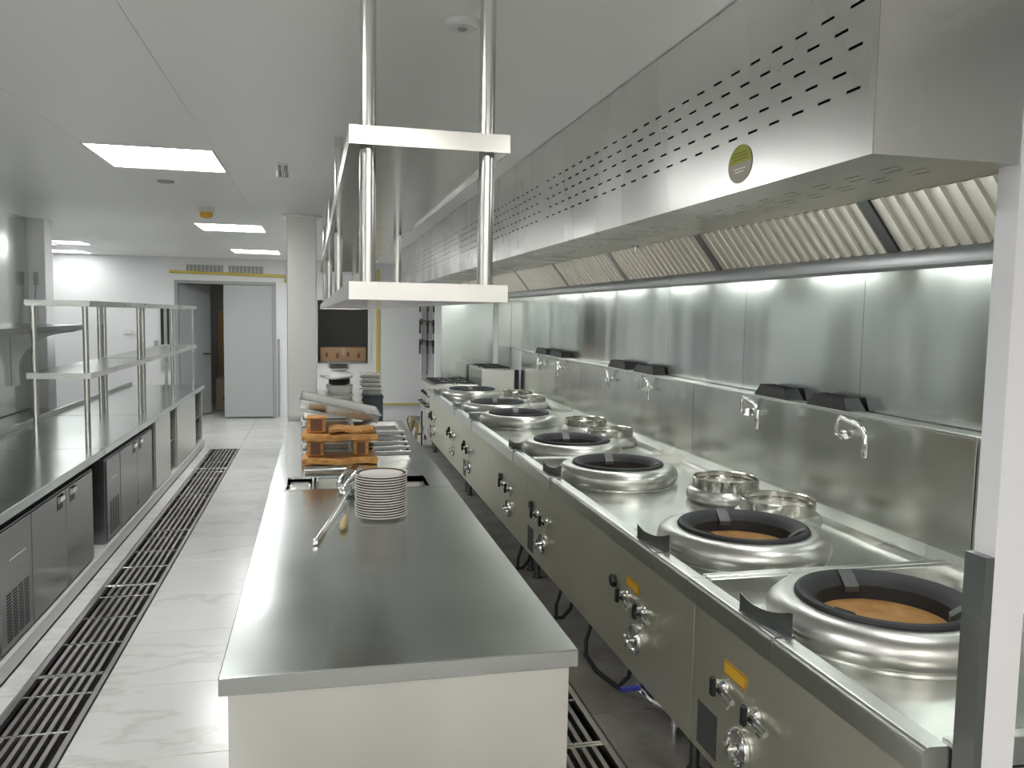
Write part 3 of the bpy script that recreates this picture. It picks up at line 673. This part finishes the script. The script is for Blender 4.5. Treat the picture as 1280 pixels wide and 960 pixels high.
def make_range(y0, y1, woks, tails, taps, label, right_end=False):
    g = thing('wok_range', (1.94, (y0+y1)/2, 0), label, 'range')
    y0 += .002; y1 -= .002
    fr = .078; dv = .035
    m1 = MB()
    rr = .016; pr = [(RX0, .725)]
    for k in range(7): a = math.pi/2*k/6; pr.append((RX0+rr-rr*math.cos(a), .80-rr+rr*math.sin(a)))
    pr += [(RX0+fr-.012, .798), (RX0+fr, .785), (RX0+fr, .725)]
    m1.prism(pr, 'y', y0, y1)                                             # front rim with rolled edge
    m1.box(RX0+fr, 2.46, y0, y0+dv, .730, .80, b=.002).box(RX0+fr, 2.46, y1-dv, y1, .730, .80, b=.002)
    m1.build('rim', 'steel', g)
    B(RX0+fr-.004, 2.47, y0+.004, y1-.004, DK-.012, DK).build('deck', 'splash', g)
    MB().prism([(2.44, DK+.0005), (2.46, DK+.03), (RX1, .80), (RX1, .72), (2.44, .72)], 'y', y0, y1).build('rear_ledge', 'steel', g)
    B(RX1, RX1+.008, y0+.002, y1-.002, .72, 1.288, b=.002).build('backsplash', 'splash', g)
    B(RX1-.002, RX1+.112, y0, y1, 1.288, 1.302, b=.002).build('top_ledge', 'steel', g)
    mid = (y0+y1)/2
    segs = [(y0, y1)] if len(woks) == 1 else [(y0, mid), (mid, y1)]
    for a, b in segs: B(1.36, 1.372, a+.002, b-.002, .17, .724, b=.002).build('front_panel', 'front', g)
    B(1.375, RX1-.01, y0, y0+.01, .17, .724).build('end_panel', 'panel', g); B(1.375, RX1-.01, y1-.01, y1, .17, .724).build('end_panel', 'panel', g)
    B(1.375, RX1-.01, y0+.011, y1-.011, .17, .18).build('bottom_panel', 'darksteel', g)
    for yy in (y0+.08, y1-.08):
        for xx in (1.42, 2.48): MB().tube([(xx, yy, 0), (xx, yy, .012), (xx, yy, .013), (xx, yy, .169)], [.03, .03, .02, .02], 12).build('foot', 'darksteel', g)
    for wy in woks:
        wok(g, 1.80, wy); fin(g, wy-.03 if wy > 2.5 else wy+.0)
        if wy < 4: o = B(1.3565, 1.3598, wy+.075, wy+.225, .542, .590).build('name_label', 'labeledge', g)
        if wy < 4: B(1.3555, 1.3565, wy+.083, wy+.217, .549, .583).build('label_face', 'label', o)
        valve(g, wy+.19, .497); valve(g, wy-.02, .497); handwheel(g, wy+.10, .338)
        if wy > 2.5: MB().lathe([(0, -.02), (.028, -.02), (.032, -.014), (.032, 0)], (1.359, wy+.38, .515), 6, axis='x').build('knock_out_cap', 'black', g)
    B(1.3585, 1.36, y1-.20, y1-.05, .20, .36).build('data_plate', 'data', g)
    for ty in tails: tail(g, 2.205 if ty < 5 else 2.24, ty)
    for fy in taps: faucet(g, fy)
    return g
th = -.003
def pose(g):
    l = g.location; g.rotation_euler.z = th
    dy = l.y-1.51; dx = l.x-1.325
    g.location = (1.318+dx*math.cos(th)-dy*math.sin(th), 1.51+dy*math.cos(th)+dx*math.sin(th), l.z)
pose(make_range(1.51, 2.735, [2.27], [], [], 'single-wok stainless range between white foreground pillar and the first twin-wok range'))
pose(make_range(2.735, 5.30, [3.20, 4.76], [3.60, 4.14], [3.57, 4.52], 'twin-wok stainless range adjoining the single-wok range, two black trays above'))
pose(make_range(5.30, 7.87, [5.72, 7.38], [6.12, 6.74], [6.12, 7.02], 'middle twin-wok stainless range between two other twin-wok ranges'))
pose(make_range(7.87, 10.40, [8.34, 9.82], [8.72, 9.3], [8.55, 9.36], 'twin-wok stainless range next to the low hob with black grates'))
# black open trays on the ledge
def black_tray(y0, y1, label, grp):
    g = thing('black_tray', (2.625, (y0+y1)/2, 1.302), label, 'tray', grp)
    x0, x1, z0, h = 2.568, 2.678, 1.3025, .062; mb = MB()
    rg = lambda dx, dy, z: [(x0+dx, y0+dy, z), (x1-dx, y0+dy, z), (x1-dx, y1-dy, z), (x0+dx, y1-dy, z)]
    ls = [rg(0, 0, z0), rg(.012, .045, z0+h), rg(.020, .055, z0+h), rg(.016, .03, z0+.012)]
    fs = [(0, 3, 2, 1)]
    for l in range(3): fs += [(l*4+i, l*4+(i+1) % 4, l*4+4+(i+1) % 4, l*4+4+i) for i in range(4)]
    fs.append((12, 13, 14, 15)); mb.add(sum(ls, []), fs); mb.build('body', 'black', g)
    mb = MB(); mb.tube([ls[1][0], ls[1][1], ls[1][2], ls[1][3], ls[1][0]], .004, 6, cap=False); mb.build('rim', 'black', g)
for (a, b, w_) in ((3.60, 3.95, ''), (4.15, 4.50, '')):
    black_tray(a, b, 'open black tray on the ledge behind the first twin-wok range, '+('nearer the pillar' if a < 4 else 'farther from the pillar'), 'black trays above the first twin-wok range')
for (a, b) in ((6.05, 6.48), (6.66, 7.1)): black_tray(a, b, 'open black tray above the middle twin-wok range, '+('nearer the single-wok range' if a < 6.5 else 'nearer the gas hob'), 'black trays above the middle range')
for (a, b) in ((8.58, 9.08), (9.2, 9.7)): black_tray(a, b, 'open black tray above the range beside the hob, '+('farther from the hob' if a < 9 else 'nearer the hob'), 'black trays above the far range')

# ---- four burner hob and raised stock pot stove at the end
def hob_grates(g, x0, x1, y0, y1, z, nx, ny):
    for i in range(nx):
        for j in range(ny):
            a0, a1 = x0+(x1-x0)*i/nx+.012, x0+(x1-x0)*(i+1)/nx-.012; b0, b1 = y0+(y1-y0)*j/ny+.012, y0+(y1-y0)*(j+1)/ny-.012
            mb = MB(); t_ = .012; zz = z+.012
            mb.box(a0, a1, b0, b0+t_, zz, zz+.014).box(a0, a1, b1-t_, b1, zz, zz+.014).box(a0, a0+t_, b0+t_, b1-t_, zz, zz+.014).box(a1-t_, a1, b0+t_, b1-t_, zz, zz+.014)
            cx, cy = (a0+a1)/2, (b0+b1)/2
            mb.box(cx-.006, cx+.006, b0+t_, cy-.03, zz, zz+.014).box(cx-.006, cx+.006, cy+.03, b1-t_, zz, zz+.014).box(a0+t_, cx-.03, cy-.006, cy+.006, zz, zz+.014).box(cx+.03, a1-t_, cy-.006, cy+.006, zz, zz+.014)
            for (u, v) in ((a0, b0), (a1-t_, b0), (a0, b1-t_), (a1-t_, b1-t_)): mb.box(u, u+t_, v, v+t_, z, zz)
            o = mb.build('pan_grate', 'iron', g)
            MB().lathe([(.05, z), (.05, z+.01), (.03, z+.014), (0, z+.014)], (cx, cy, 0), 20).build('burner_cap', 'iron', o)
g = thing('gas_hob', (1.75, 10.95, 0), 'low stainless gas hob with four black grates at the end of the ranges', 'hob')
hx0 = 1.40
B(hx0, 2.02, 10.44, 11.46, .12, .845, b=.006).build('body', 'panel', g)
hob_grates(g, hx0+.05, 2.0, 10.52, 11.42, .845, 2, 2)
for k in range(4): MB().lathe([(0, -.03), (.02, -.03), (.024, -.004), (.028, 0)], (hx0, 10.55+.22*k, .70), 14, axis='x').build('knob', 'black', g)
for k in range(2):
    o = B(hx0-.012, hx0, 10.47+.5*k, 10.93+.5*k, .2, .62, b=.004).build('oven_door', 'steel', g)
    MB().tube([(hx0-.012, 10.52+.5*k, .56), (hx0-.045, 10.52+.5*k, .56), (hx0-.045, 10.88+.5*k, .56), (hx0-.012, 10.88+.5*k, .56)], .012, 8).build('handle', 'black', o)
for xx in (hx0+.05, 1.97):
    for yy in (10.5, 11.4): MB().tube([(xx, yy, 0), (xx, yy, .12)], .02, 10).build('foot', 'darksteel', g)
g = thing('stock_pot_stove', (2.3, 10.95, 0), 'raised stainless box stove with black grate beside the low hob', 'stove')
B(2.06, 2.50, 10.46, 11.40, .10, 1.045, b=.006).build('body', 'panel', g)
hob_grates(g, 2.10, 2.46, 10.52, 11.34, 1.045, 1, 2)
B(2.503, 2.56, 10.47, 10.56, .30, 1.04, b=.003).build('side_flue', 'black', g)
for xx in (2.1, 2.46):
    for yy in (10.52, 11.34): MB().tube([(xx, yy, 0), (xx, yy, .10)], .02, 10).build('foot', 'darksteel', g)
# ---- hoses and pipework on the aisle floor
def coil(cx, cy, r, turns, dz, rr):
    pts = [(cx+.03*math.sin(i*.7)+.0, cy+r*math.cos(i*2*math.pi/14), .13+r*math.sin(i*2*math.pi/14)*.8+dz*i/14) for i in range(int(14*turns)+1)]
    return MB().tube(pts, rr, 8)
g = thing('gas_hose', (1.25, 10.6, 0), 'loose coil of gas hose and brass pipe on the floor before the hob', 'hose')
MB().tube([(1.24+.03*math.sin(i*.5), 10.62+.16*math.cos(i*.45)+.004*i, .02+.17*(1+math.sin(i*.45))*.9) for i in range(34)], .010, 8).build('coil', 'gasred', g)
MB().tube([(1.22, 10.50, .21), (1.30, 10.52, .21), (1.31, 10.54, .30)], .016, 8).build('pipe_elbow', 'darksteel', g)
MB().tube([(1.20+.05*math.sin(i*.8), 10.75+.20*math.cos(i*.52), .03+.19*(1+math.sin(i*.52))) for i in range(30)], .012, 8).build('coil', 'hosetan', g)
MB().tube([(1.14, 10.35, .16), (1.16, 10.95, .18)], .028, 10).build('brass_pipe', 'hosetan', g)
MB().tube([(1.30, 10.56, .02), (1.30, 10.56, .50)], .010, 8).build('riser', 'rubber', g)
g = thing('drain_valve', (1.34, 3.2, 0), 'blue handled drain valve under the first twin-wok range', 'valve')
MB().tube([(1.44, 3.05, .0), (1.44, 3.05, .10), (1.42, 3.06, .125), (1.38, 3.14, .13), (1.36, 3.22, .135), (1.37, 3.26, .14)], .017, 10).build('pipe', 'chrome', g)
B(1.255, 1.35, 3.200, 3.218, .150, .172, b=.004).build('lever', 'blue', g)
for k, (ya, yb) in enumerate(((3.45, 4.0), (4.35, 4.55), (5.3, 5.5))):
    tag(MB().tube([(1.40, yb, .165), (1.36, yb-.02, .06), (1.335, yb-.10, .02), (1.33, (ya+yb)/2, .014), (1.36, ya+.05, .03), (1.39, ya, .10), (1.40, ya-.01, .165)], .011, 8).build('rubber_hose', 'rubber', org=(1.35, ya, .003)), ['black rubber hose looping on the floor beside the blue valve handle', 'short black hose under the middle of the first twin-wok range', 'short black hose under the joint of the first and middle twin-wok ranges'][k], 'hose', 'hoses under the ranges')

# ================================================================== EXTRACTOR HOOD
HXF, HY0, HY1, HZB = 1.062, 1.45, 11.30, 2.08
g = thing('extractor_hood', (1.9, 6.3, HZB), 'long stainless extractor hood with slotted front above the wok ranges', 'extractor hood')
def slotted(plane, rows, u0, u1, umin, umax, slot, pitch, half):
    """flat sheet in (y, v) with real slots cut out; rows: list of (v, phase)"""
    mb = MB()
    def quad(y0, y1, v0, v1):
        P = (lambda y, v: (plane, y, v)) if half == 'x' else (lambda y, v: (v, y, plane))
        k = len(mb.v); mb.v += [P(y0, v0), P(y1, v0), P(y1, v1), P(y0, v1)]; mb.f.append((k, k+1, k+2, k+3) if half == 'x' else (k, k+1, k+2, k+3))
    rows = sorted(rows); v = umin
    for (rv, ph, hh) in rows:
        quad(u0, u1, v, rv-hh); c = u0; s0 = math.ceil((u0+.03-ph)/pitch)*pitch+ph
        while s0+slot < u1-.03:
            quad(c, s0, rv-hh, rv+hh); c = s0+slot; s0 += pitch
        quad(c, u1, rv-hh, rv+hh); v = rv+hh
    quad(u0, u1, v, umax)
    return mb
ZR = [(2.390, 0), (2.348, .05), (2.306, 0), (2.262, .05), (2.220, 0)]
cuts = [HY0, 3.9, 6.35, 8.8, HY1]
for a, b in zip(cuts, cuts[1:]):
    o = slotted(HXF, [(z, 1.497+ph, .0032) for z, ph in ZR], a+.0006, b-.0006, HZB, CZ-.004, .046, .1005, 'x').build('front_panel', 'hood', g, recalc=False, flat=True)
    md = o.modifiers.new('solid', 'SOLIDIFY'); md.thickness = .0015; md.offset = 1
    o = slotted(HZB+.001, [(x_, 1.55+(.03 if i % 2 else 0), .0028) for i, x_ in enumerate((1.20, 1.235, 1.27, 1.305))], a+.0006, b-.0006, HXF+.002, 1.462, .055, .13, 'z').build('soffit', 'hood', g, recalc=False, flat=True)
    md = o.modifiers.new('solid', 'SOLIDIFY'); md.thickness = .0015; md.offset = -1
B(HXF+.002, XR-.013, HY0, HY0+.0015, HZB, CZ-.004).build('end_panel', 'hood', g)
B(HXF+.002, XR-.013, HY1-.0015, HY1, HZB-.12, CZ-.004).build('end_panel', 'hood', g)
B(HXF+.03, XR-.02, HY0+.01, HY1-.01, CZ-.012, CZ-.008).build('inner_lining', 'hole', g)
MB().prism([(1.462, HZB), (1.572, 1.90), (1.70, 1.90), (1.80, HZB)], 'y', HY0, HY0+.0015).build('end_gable', 'hood', g)
B(1.30, 1.302, HY0+.01, HY1-.01, HZB+.01, CZ-.013).build('inner_lining', 'hole', g)
# slanted filter bank (front leg of a V), mullions, gutter
fx0, fz0, fx1, fz1 = 1.470, HZB+.012, 1.585, 1.948
fl_ = Vector((fx1-fx0, 0, fz1-fz0)); L_ = fl_.length; fu = fl_.normalized(); fn = Vector((-fu.z, 0, fu.x)); fn = fn if fn.x < 0 else -fn
def fpt(u, y, d): q = Vector((fx0, y, fz0))+fu*u+fn*d; return tuple(q)
bays = [1.50-1.0+.505+1.035*k for k in range(0, 11)]
yb = [HY0+.01, 2.03, 3.065, 4.10, 5.135, 6.17, 7.205, 8.24, 9.275, 10.31, HY1-.01]
fmesh = {}
for a, b in zip(yb, yb[1:]):
    mm = MB(); c = b-.0
    mm.add([fpt(0, c-.022, .012), fpt(0, c+.022, .012), fpt(L_, c+.022, .012), fpt(L_, c-.022, .012), fpt(0, c-.022, -.012), fpt(0, c+.022, -.012), fpt(L_, c+.022, -.012), fpt(L_, c-.022, -.012)],
           [(0, 1, 2, 3), (4, 7, 6, 5), (0, 4, 5, 1), (2, 6, 7, 3), (1, 5, 6, 2), (0, 3, 7, 4)])
    if b < HY1-.1: mm.build('mullion', 'fridge', g)
    half = (a+b)/2
    if b-a > .8: spans = ((a+.024, half-.002), (half+.002, b-.024))
    else: spans = ((a+.002, b-.024),)
    for (s0, s1) in spans:
        nb = max(3, round((s1-s0)/.056)); w_ = (s1-s0)/nb
        o = MB().add([fpt(.004, s0, -.004), fpt(.004, s1, -.004), fpt(L_-.004, s1, -.004), fpt(L_-.004, s0, -.004)], [(0, 1, 2, 3)]).build('filter', 'darksteel', g)
        for k in range(nb):
            y0 = s0+w_*k; prof_ = [(0.05, -.003), (.14, .011), (.5, .013), (.86, .011), (.95, -.003)]
            vs = [fpt(.006, y0+w_*t_, d_) for t_, d_ in prof_]+[fpt(L_-.006, y0+w_*t_, d_) for t_, d_ in prof_]
            MB().add(vs, [(i, i+1, 6+i, 5+i) for i in range(4)]+[(4, 3, 2, 1, 0), (5, 6, 7, 8, 9)]).build('baffle', 'filter', o)
MB().prism([(fx1-.004, fz1+.012), (fx1-.012, fz1-.004), (fx1-.012, fz1-.045), (fx1+.105, fz1-.045), (fx1+.105, fz1-.004), (fx1+.095, fz1+.012), (fx1+.09, fz1-.03), (fx1, fz1-.03)], 'y', HY0+.004, HY1-.004).build('grease_gutter', 'fridge', g)
MB().add([(fx1+.09, HY0+.01, fz1-.01), (fx1+.09, HY1-.01, fz1-.01), (fx1+.19, HY1-.01, HZB+.02), (fx1+.19, HY0+.01, HZB+.02)], [(0, 1, 2, 3)]).build('rear_filter_bank', 'panel', g)
B(fx1+.19, XR-.015, HY0+.01, HY1-.01, HZB+.01, HZB+.02).build('rear_soffit', 'hood', g)
for k in range(8):
    yy = 2.35+1.17*k
    o = B(2.02, 2.20, yy-.33, yy+.33, HZB-.028, HZB+.009, b=.004).build('hood_lamp', 'lampframe', g)
    B(2.035, 2.185, yy-.315, yy+.315, HZB-.034, HZB-.0285).build('lamp_glass', 'hoodlamp', o)
o = MB().disc((HXF-.0012, 1.978, 2.150), .062, 40, 'x', ry=.049).build('sticker', 'stickergrey', g)
mb = MB(); n = 24
vs = [(HXF-.0016, 1.978+.060*math.cos(math.pi*k/n), 2.152+.045*math.sin(math.pi*k/n)) for k in range(n+1)]
MB().add(vs, [tuple(range(n+1))]).build('sticker_top', 'stickerg', o)
for k, (zz, hw) in enumerate(((2.178, .034), (2.170, .04), (2.162, .038), (2.138, .03), (2.130, .022))):
    B(HXF-.0021, HXF-.0017, 1.978-hw, 1.978+hw, zz-.0013, zz+.0013).build('print_line', 'stickerline' if k < 3 else 'plate', o)
for yy in (3.55, 5.9, 8.3):
    MB().lathe([(0, HZB-.03), (.008, HZB-.03), (.010, HZB-.012), (.018, HZB-.004), (.018, HZB)], (1.40, yy, 0), 12).build('spray_nozzle', 'chrome', g)

# ================================================================== LEFT SIDE
CX0, CXF = -2.30, -1.44
def door_leaf(g, y0, y1, hy, z0=.115, z1=.69):
    o = B(CXF, CXF+.012, y0+.003, y1-.003, z0, z1, b=.003).build('door', 'fridge', g)
    B(CXF+.012, CXF+.0135, hy-.05, hy+.05, .60, .685).build('handle_recess', 'black', o)
    mb = MB(); mb.prism([(CXF+.0135, .64), (CXF+.026, .645), (CXF+.03, .66), (CXF+.026, .678), (CXF+.0135, .682)], 'y', hy-.045, hy+.045); mb.build('handle', 'chrome', o)
def vent_panel(g, y0, y1):
    o = B(CXF, CXF+.010, y0+.003, y1-.003, .115, .69, b=.003).build('vent_panel', 'fridge', g)
    n = 4; ww = (y1-y0)*.72/n; ys_ = y0+(y1-y0)*.16
    for i in range(n):
        for k in range(16):
            z = .15+.015*k; a = ys_+ww*i+.008; b = ys_+ww*(i+1)-.008
            B(CXF+.010, CXF+.0112, a, b, z, z+.007).build('louvre_slot', 'hole', o)
    B(CXF+.010, CXF+.0115, y0+.13, y1-.09, .535, .541).build('badge_strip', 'chrome', o)
    B(CXF+.010, CXF+.0112, y0+.13, y1-.09, .49, .494).build('badge_strip', 'fridge', o)
def fridge(y0, y1, ty0, ty1, vent, doors, label):
    g = thing('refrigerated_counter', ((CX0+CXF)/2, (y0+y1)/2, .10), label, 'counter')
    B(CX0+.02, CXF-.001, y0, y1, .105, .70, b=.003).build('body', 'fridge', g)
    B(CX0+.03, CXF-.03, y0+.01, y1-.01, .70, .748).build('top_recess', 'hole', g)
    B(CX0, -1.49+.0, ty0, ty1, .748, .80, b=.003).build('countertop', 'top', g)
    B(CX0, CX0+.02, ty0, ty1, .80, .84, b=.003).build('upstand', 'steel', g)
    vent_panel(g, *vent)
    for (a, b, h) in doors: door_leaf(g, a, b, h)
    return g
CTX = -1.425
# countertops overhang the fronts slightly
def fridge2(*a):
    g = fridge(*a)
    return g
CXF = -1.452
fridge(4.15, 5.84, 3.9, 6.045, (4.17, 4.62), ((4.62, 5.215, 5.10), (5.215, 5.80, 5.34)), 'refrigerated counter with two steel doors and louvred panel nearest the wide wall shelf')
fridge(6.16, 7.80, 6.05, 7.945, (6.18, 6.58), ((6.58, 7.17, 7.06), (7.17, 7.78, 7.28)), 'refrigerated counter with two steel doors under the first overshelf')
# counter fronts reach x=-1.425 with the worktop edge
for ob in list(COL.objects):
    if ob.name.startswith('countertop'):
        for v in ob.data.vertices:
            if v.co.x > .2: v.co.x += .068
# open steel cabinets beyond
g = thing('open_cabinet', ((CX0+CXF)/2, 9.5, .10), 'long steel cabinet with dark open bays under the second overshelf', 'cabinet')
B(CX0, -1.422, 7.955, 11.15, .748, .80, b=.003).build('countertop', 'top', g)
B(CX0, CX0+.02, 7.955, 11.15, .80, .84, b=.003).build('upstand', 'steel', g)
B(CX0+.02, CX0+.03, 7.97, 11.12, .105, .747).build('back_panel', 'hole', g)
for yy in (7.97, 9.12, 11.10): B(CX0+.03, CXF, yy, yy+.03, .105, .747, b=.003).build('side_panel', 'panel', g)
B(CX0+.03, CXF-.02, 8.0, 11.1, .105, .125).build('floor_panel', 'darksteel', g)
B(CX0+.03, CXF-.02, 8.0, 11.1, .40, .42).build('middle_shelf', 'darksteel', g)
B(CXF, CXF+.012, 7.97, 8.72, .107, .745, b=.003).build('sliding_door', 'panel', g)
B(CXF, CXF+.012, 9.15, 10.45, .107, .745, b=.003).build('sliding_door', 'panel', g)
# overshelves
def overshelf(y0, y1, label, np):
    g = thing('overshelf', (-1.70, (y0+y1)/2, .80), label, 'shelf')
    for z in (1.80, 1.31):
        mb = MB(); x0, x1 = -1.905, -1.505
        mb.box(x0, x1, y0, y1, z-.004, z); mb.box(x0, x0+.004, y0, y1, z-.04, z-.004); mb.box(x1-.004, x1, y0, y1, z-.04, z-.004)
        mb.box(x0+.004, x1-.004, y0, y0+.004, z-.04, z-.004); mb.box(x0+.004, x1-.004, y1-.004, y1, z-.04, z-.004); mb.box(x0+.004, x1-.004, y0+.004, y1-.004, z-.03, z-.028)
        mb.build('shelf', 'steel', g)
    for k in range(np):
        yy = y0+.045+(y1-y0-.09)*k/(np-1)
        for xx in (-1.545, -1.865):
            MB().tube([(xx, yy, .801), (xx, yy, 1.27)], .019, 16).build('post', 'tube', g)
            MB().tube([(xx, yy, 1.311), (xx, yy, 1.76)], .019, 16).build('post', 'tube', g)
overshelf(6.10, 7.91, 'two-tier steel overshelf standing on the second refrigerated counter', 2)
overshelf(7.985, 11.12, 'two-tier steel overshelf standing on the open cabinet', 3)
# wall shelf with brackets
g = thing('wall_shelf', (-2.64, 5.9, 1.55), 'dark steel wall shelf on brackets along the steel clad wall', 'shelf')
mb = MB(); x0, x1, y0, y1 = -2.643, -2.06, 3.6, 8.3
mb.box(x0, x1, y0, y1, 1.595, 1.60).box(x1-.004, x1, y0, y1, 1.555, 1.595).box(x0, x1-.004, y0, y0+.004, 1.555, 1.595).box(x0, x1-.004, y1-.004, y1, 1.555, 1.595)
mb.build('shelf', 'fridge', g)
for yy in (3.9, 5.9, 8.1):
    n = 10; poly = [(x0, 1.594), (x1-.02, 1.594), (x1-.02, 1.555)]
    for k in range(n+1): a = math.pi/2*k/n; poly.append((x0+.06+(.44)*(1-math.sin(a)), 1.20+.33*math.cos(a) if k else 1.535))
    poly.append((x0+.06, 1.05)); poly.append((x0, 1.05))
    MB().prism(poly, 'y', yy-.012, yy+.012).build('bracket', 'fridge', g)
# rear counter against the steel clad wall
g = thing('rear_counter', (-2.48, 6.0, 0), 'narrow rear steel counter against the steel clad wall', 'counter')
B(-2.642, -2.305, 3.9, 8.58, .748, .80, b=.003).build('countertop', 'top', g)
B(-2.63, -2.32, 3.95, 8.55, .105, .747, b=.003).build('body', 'fridge', g)
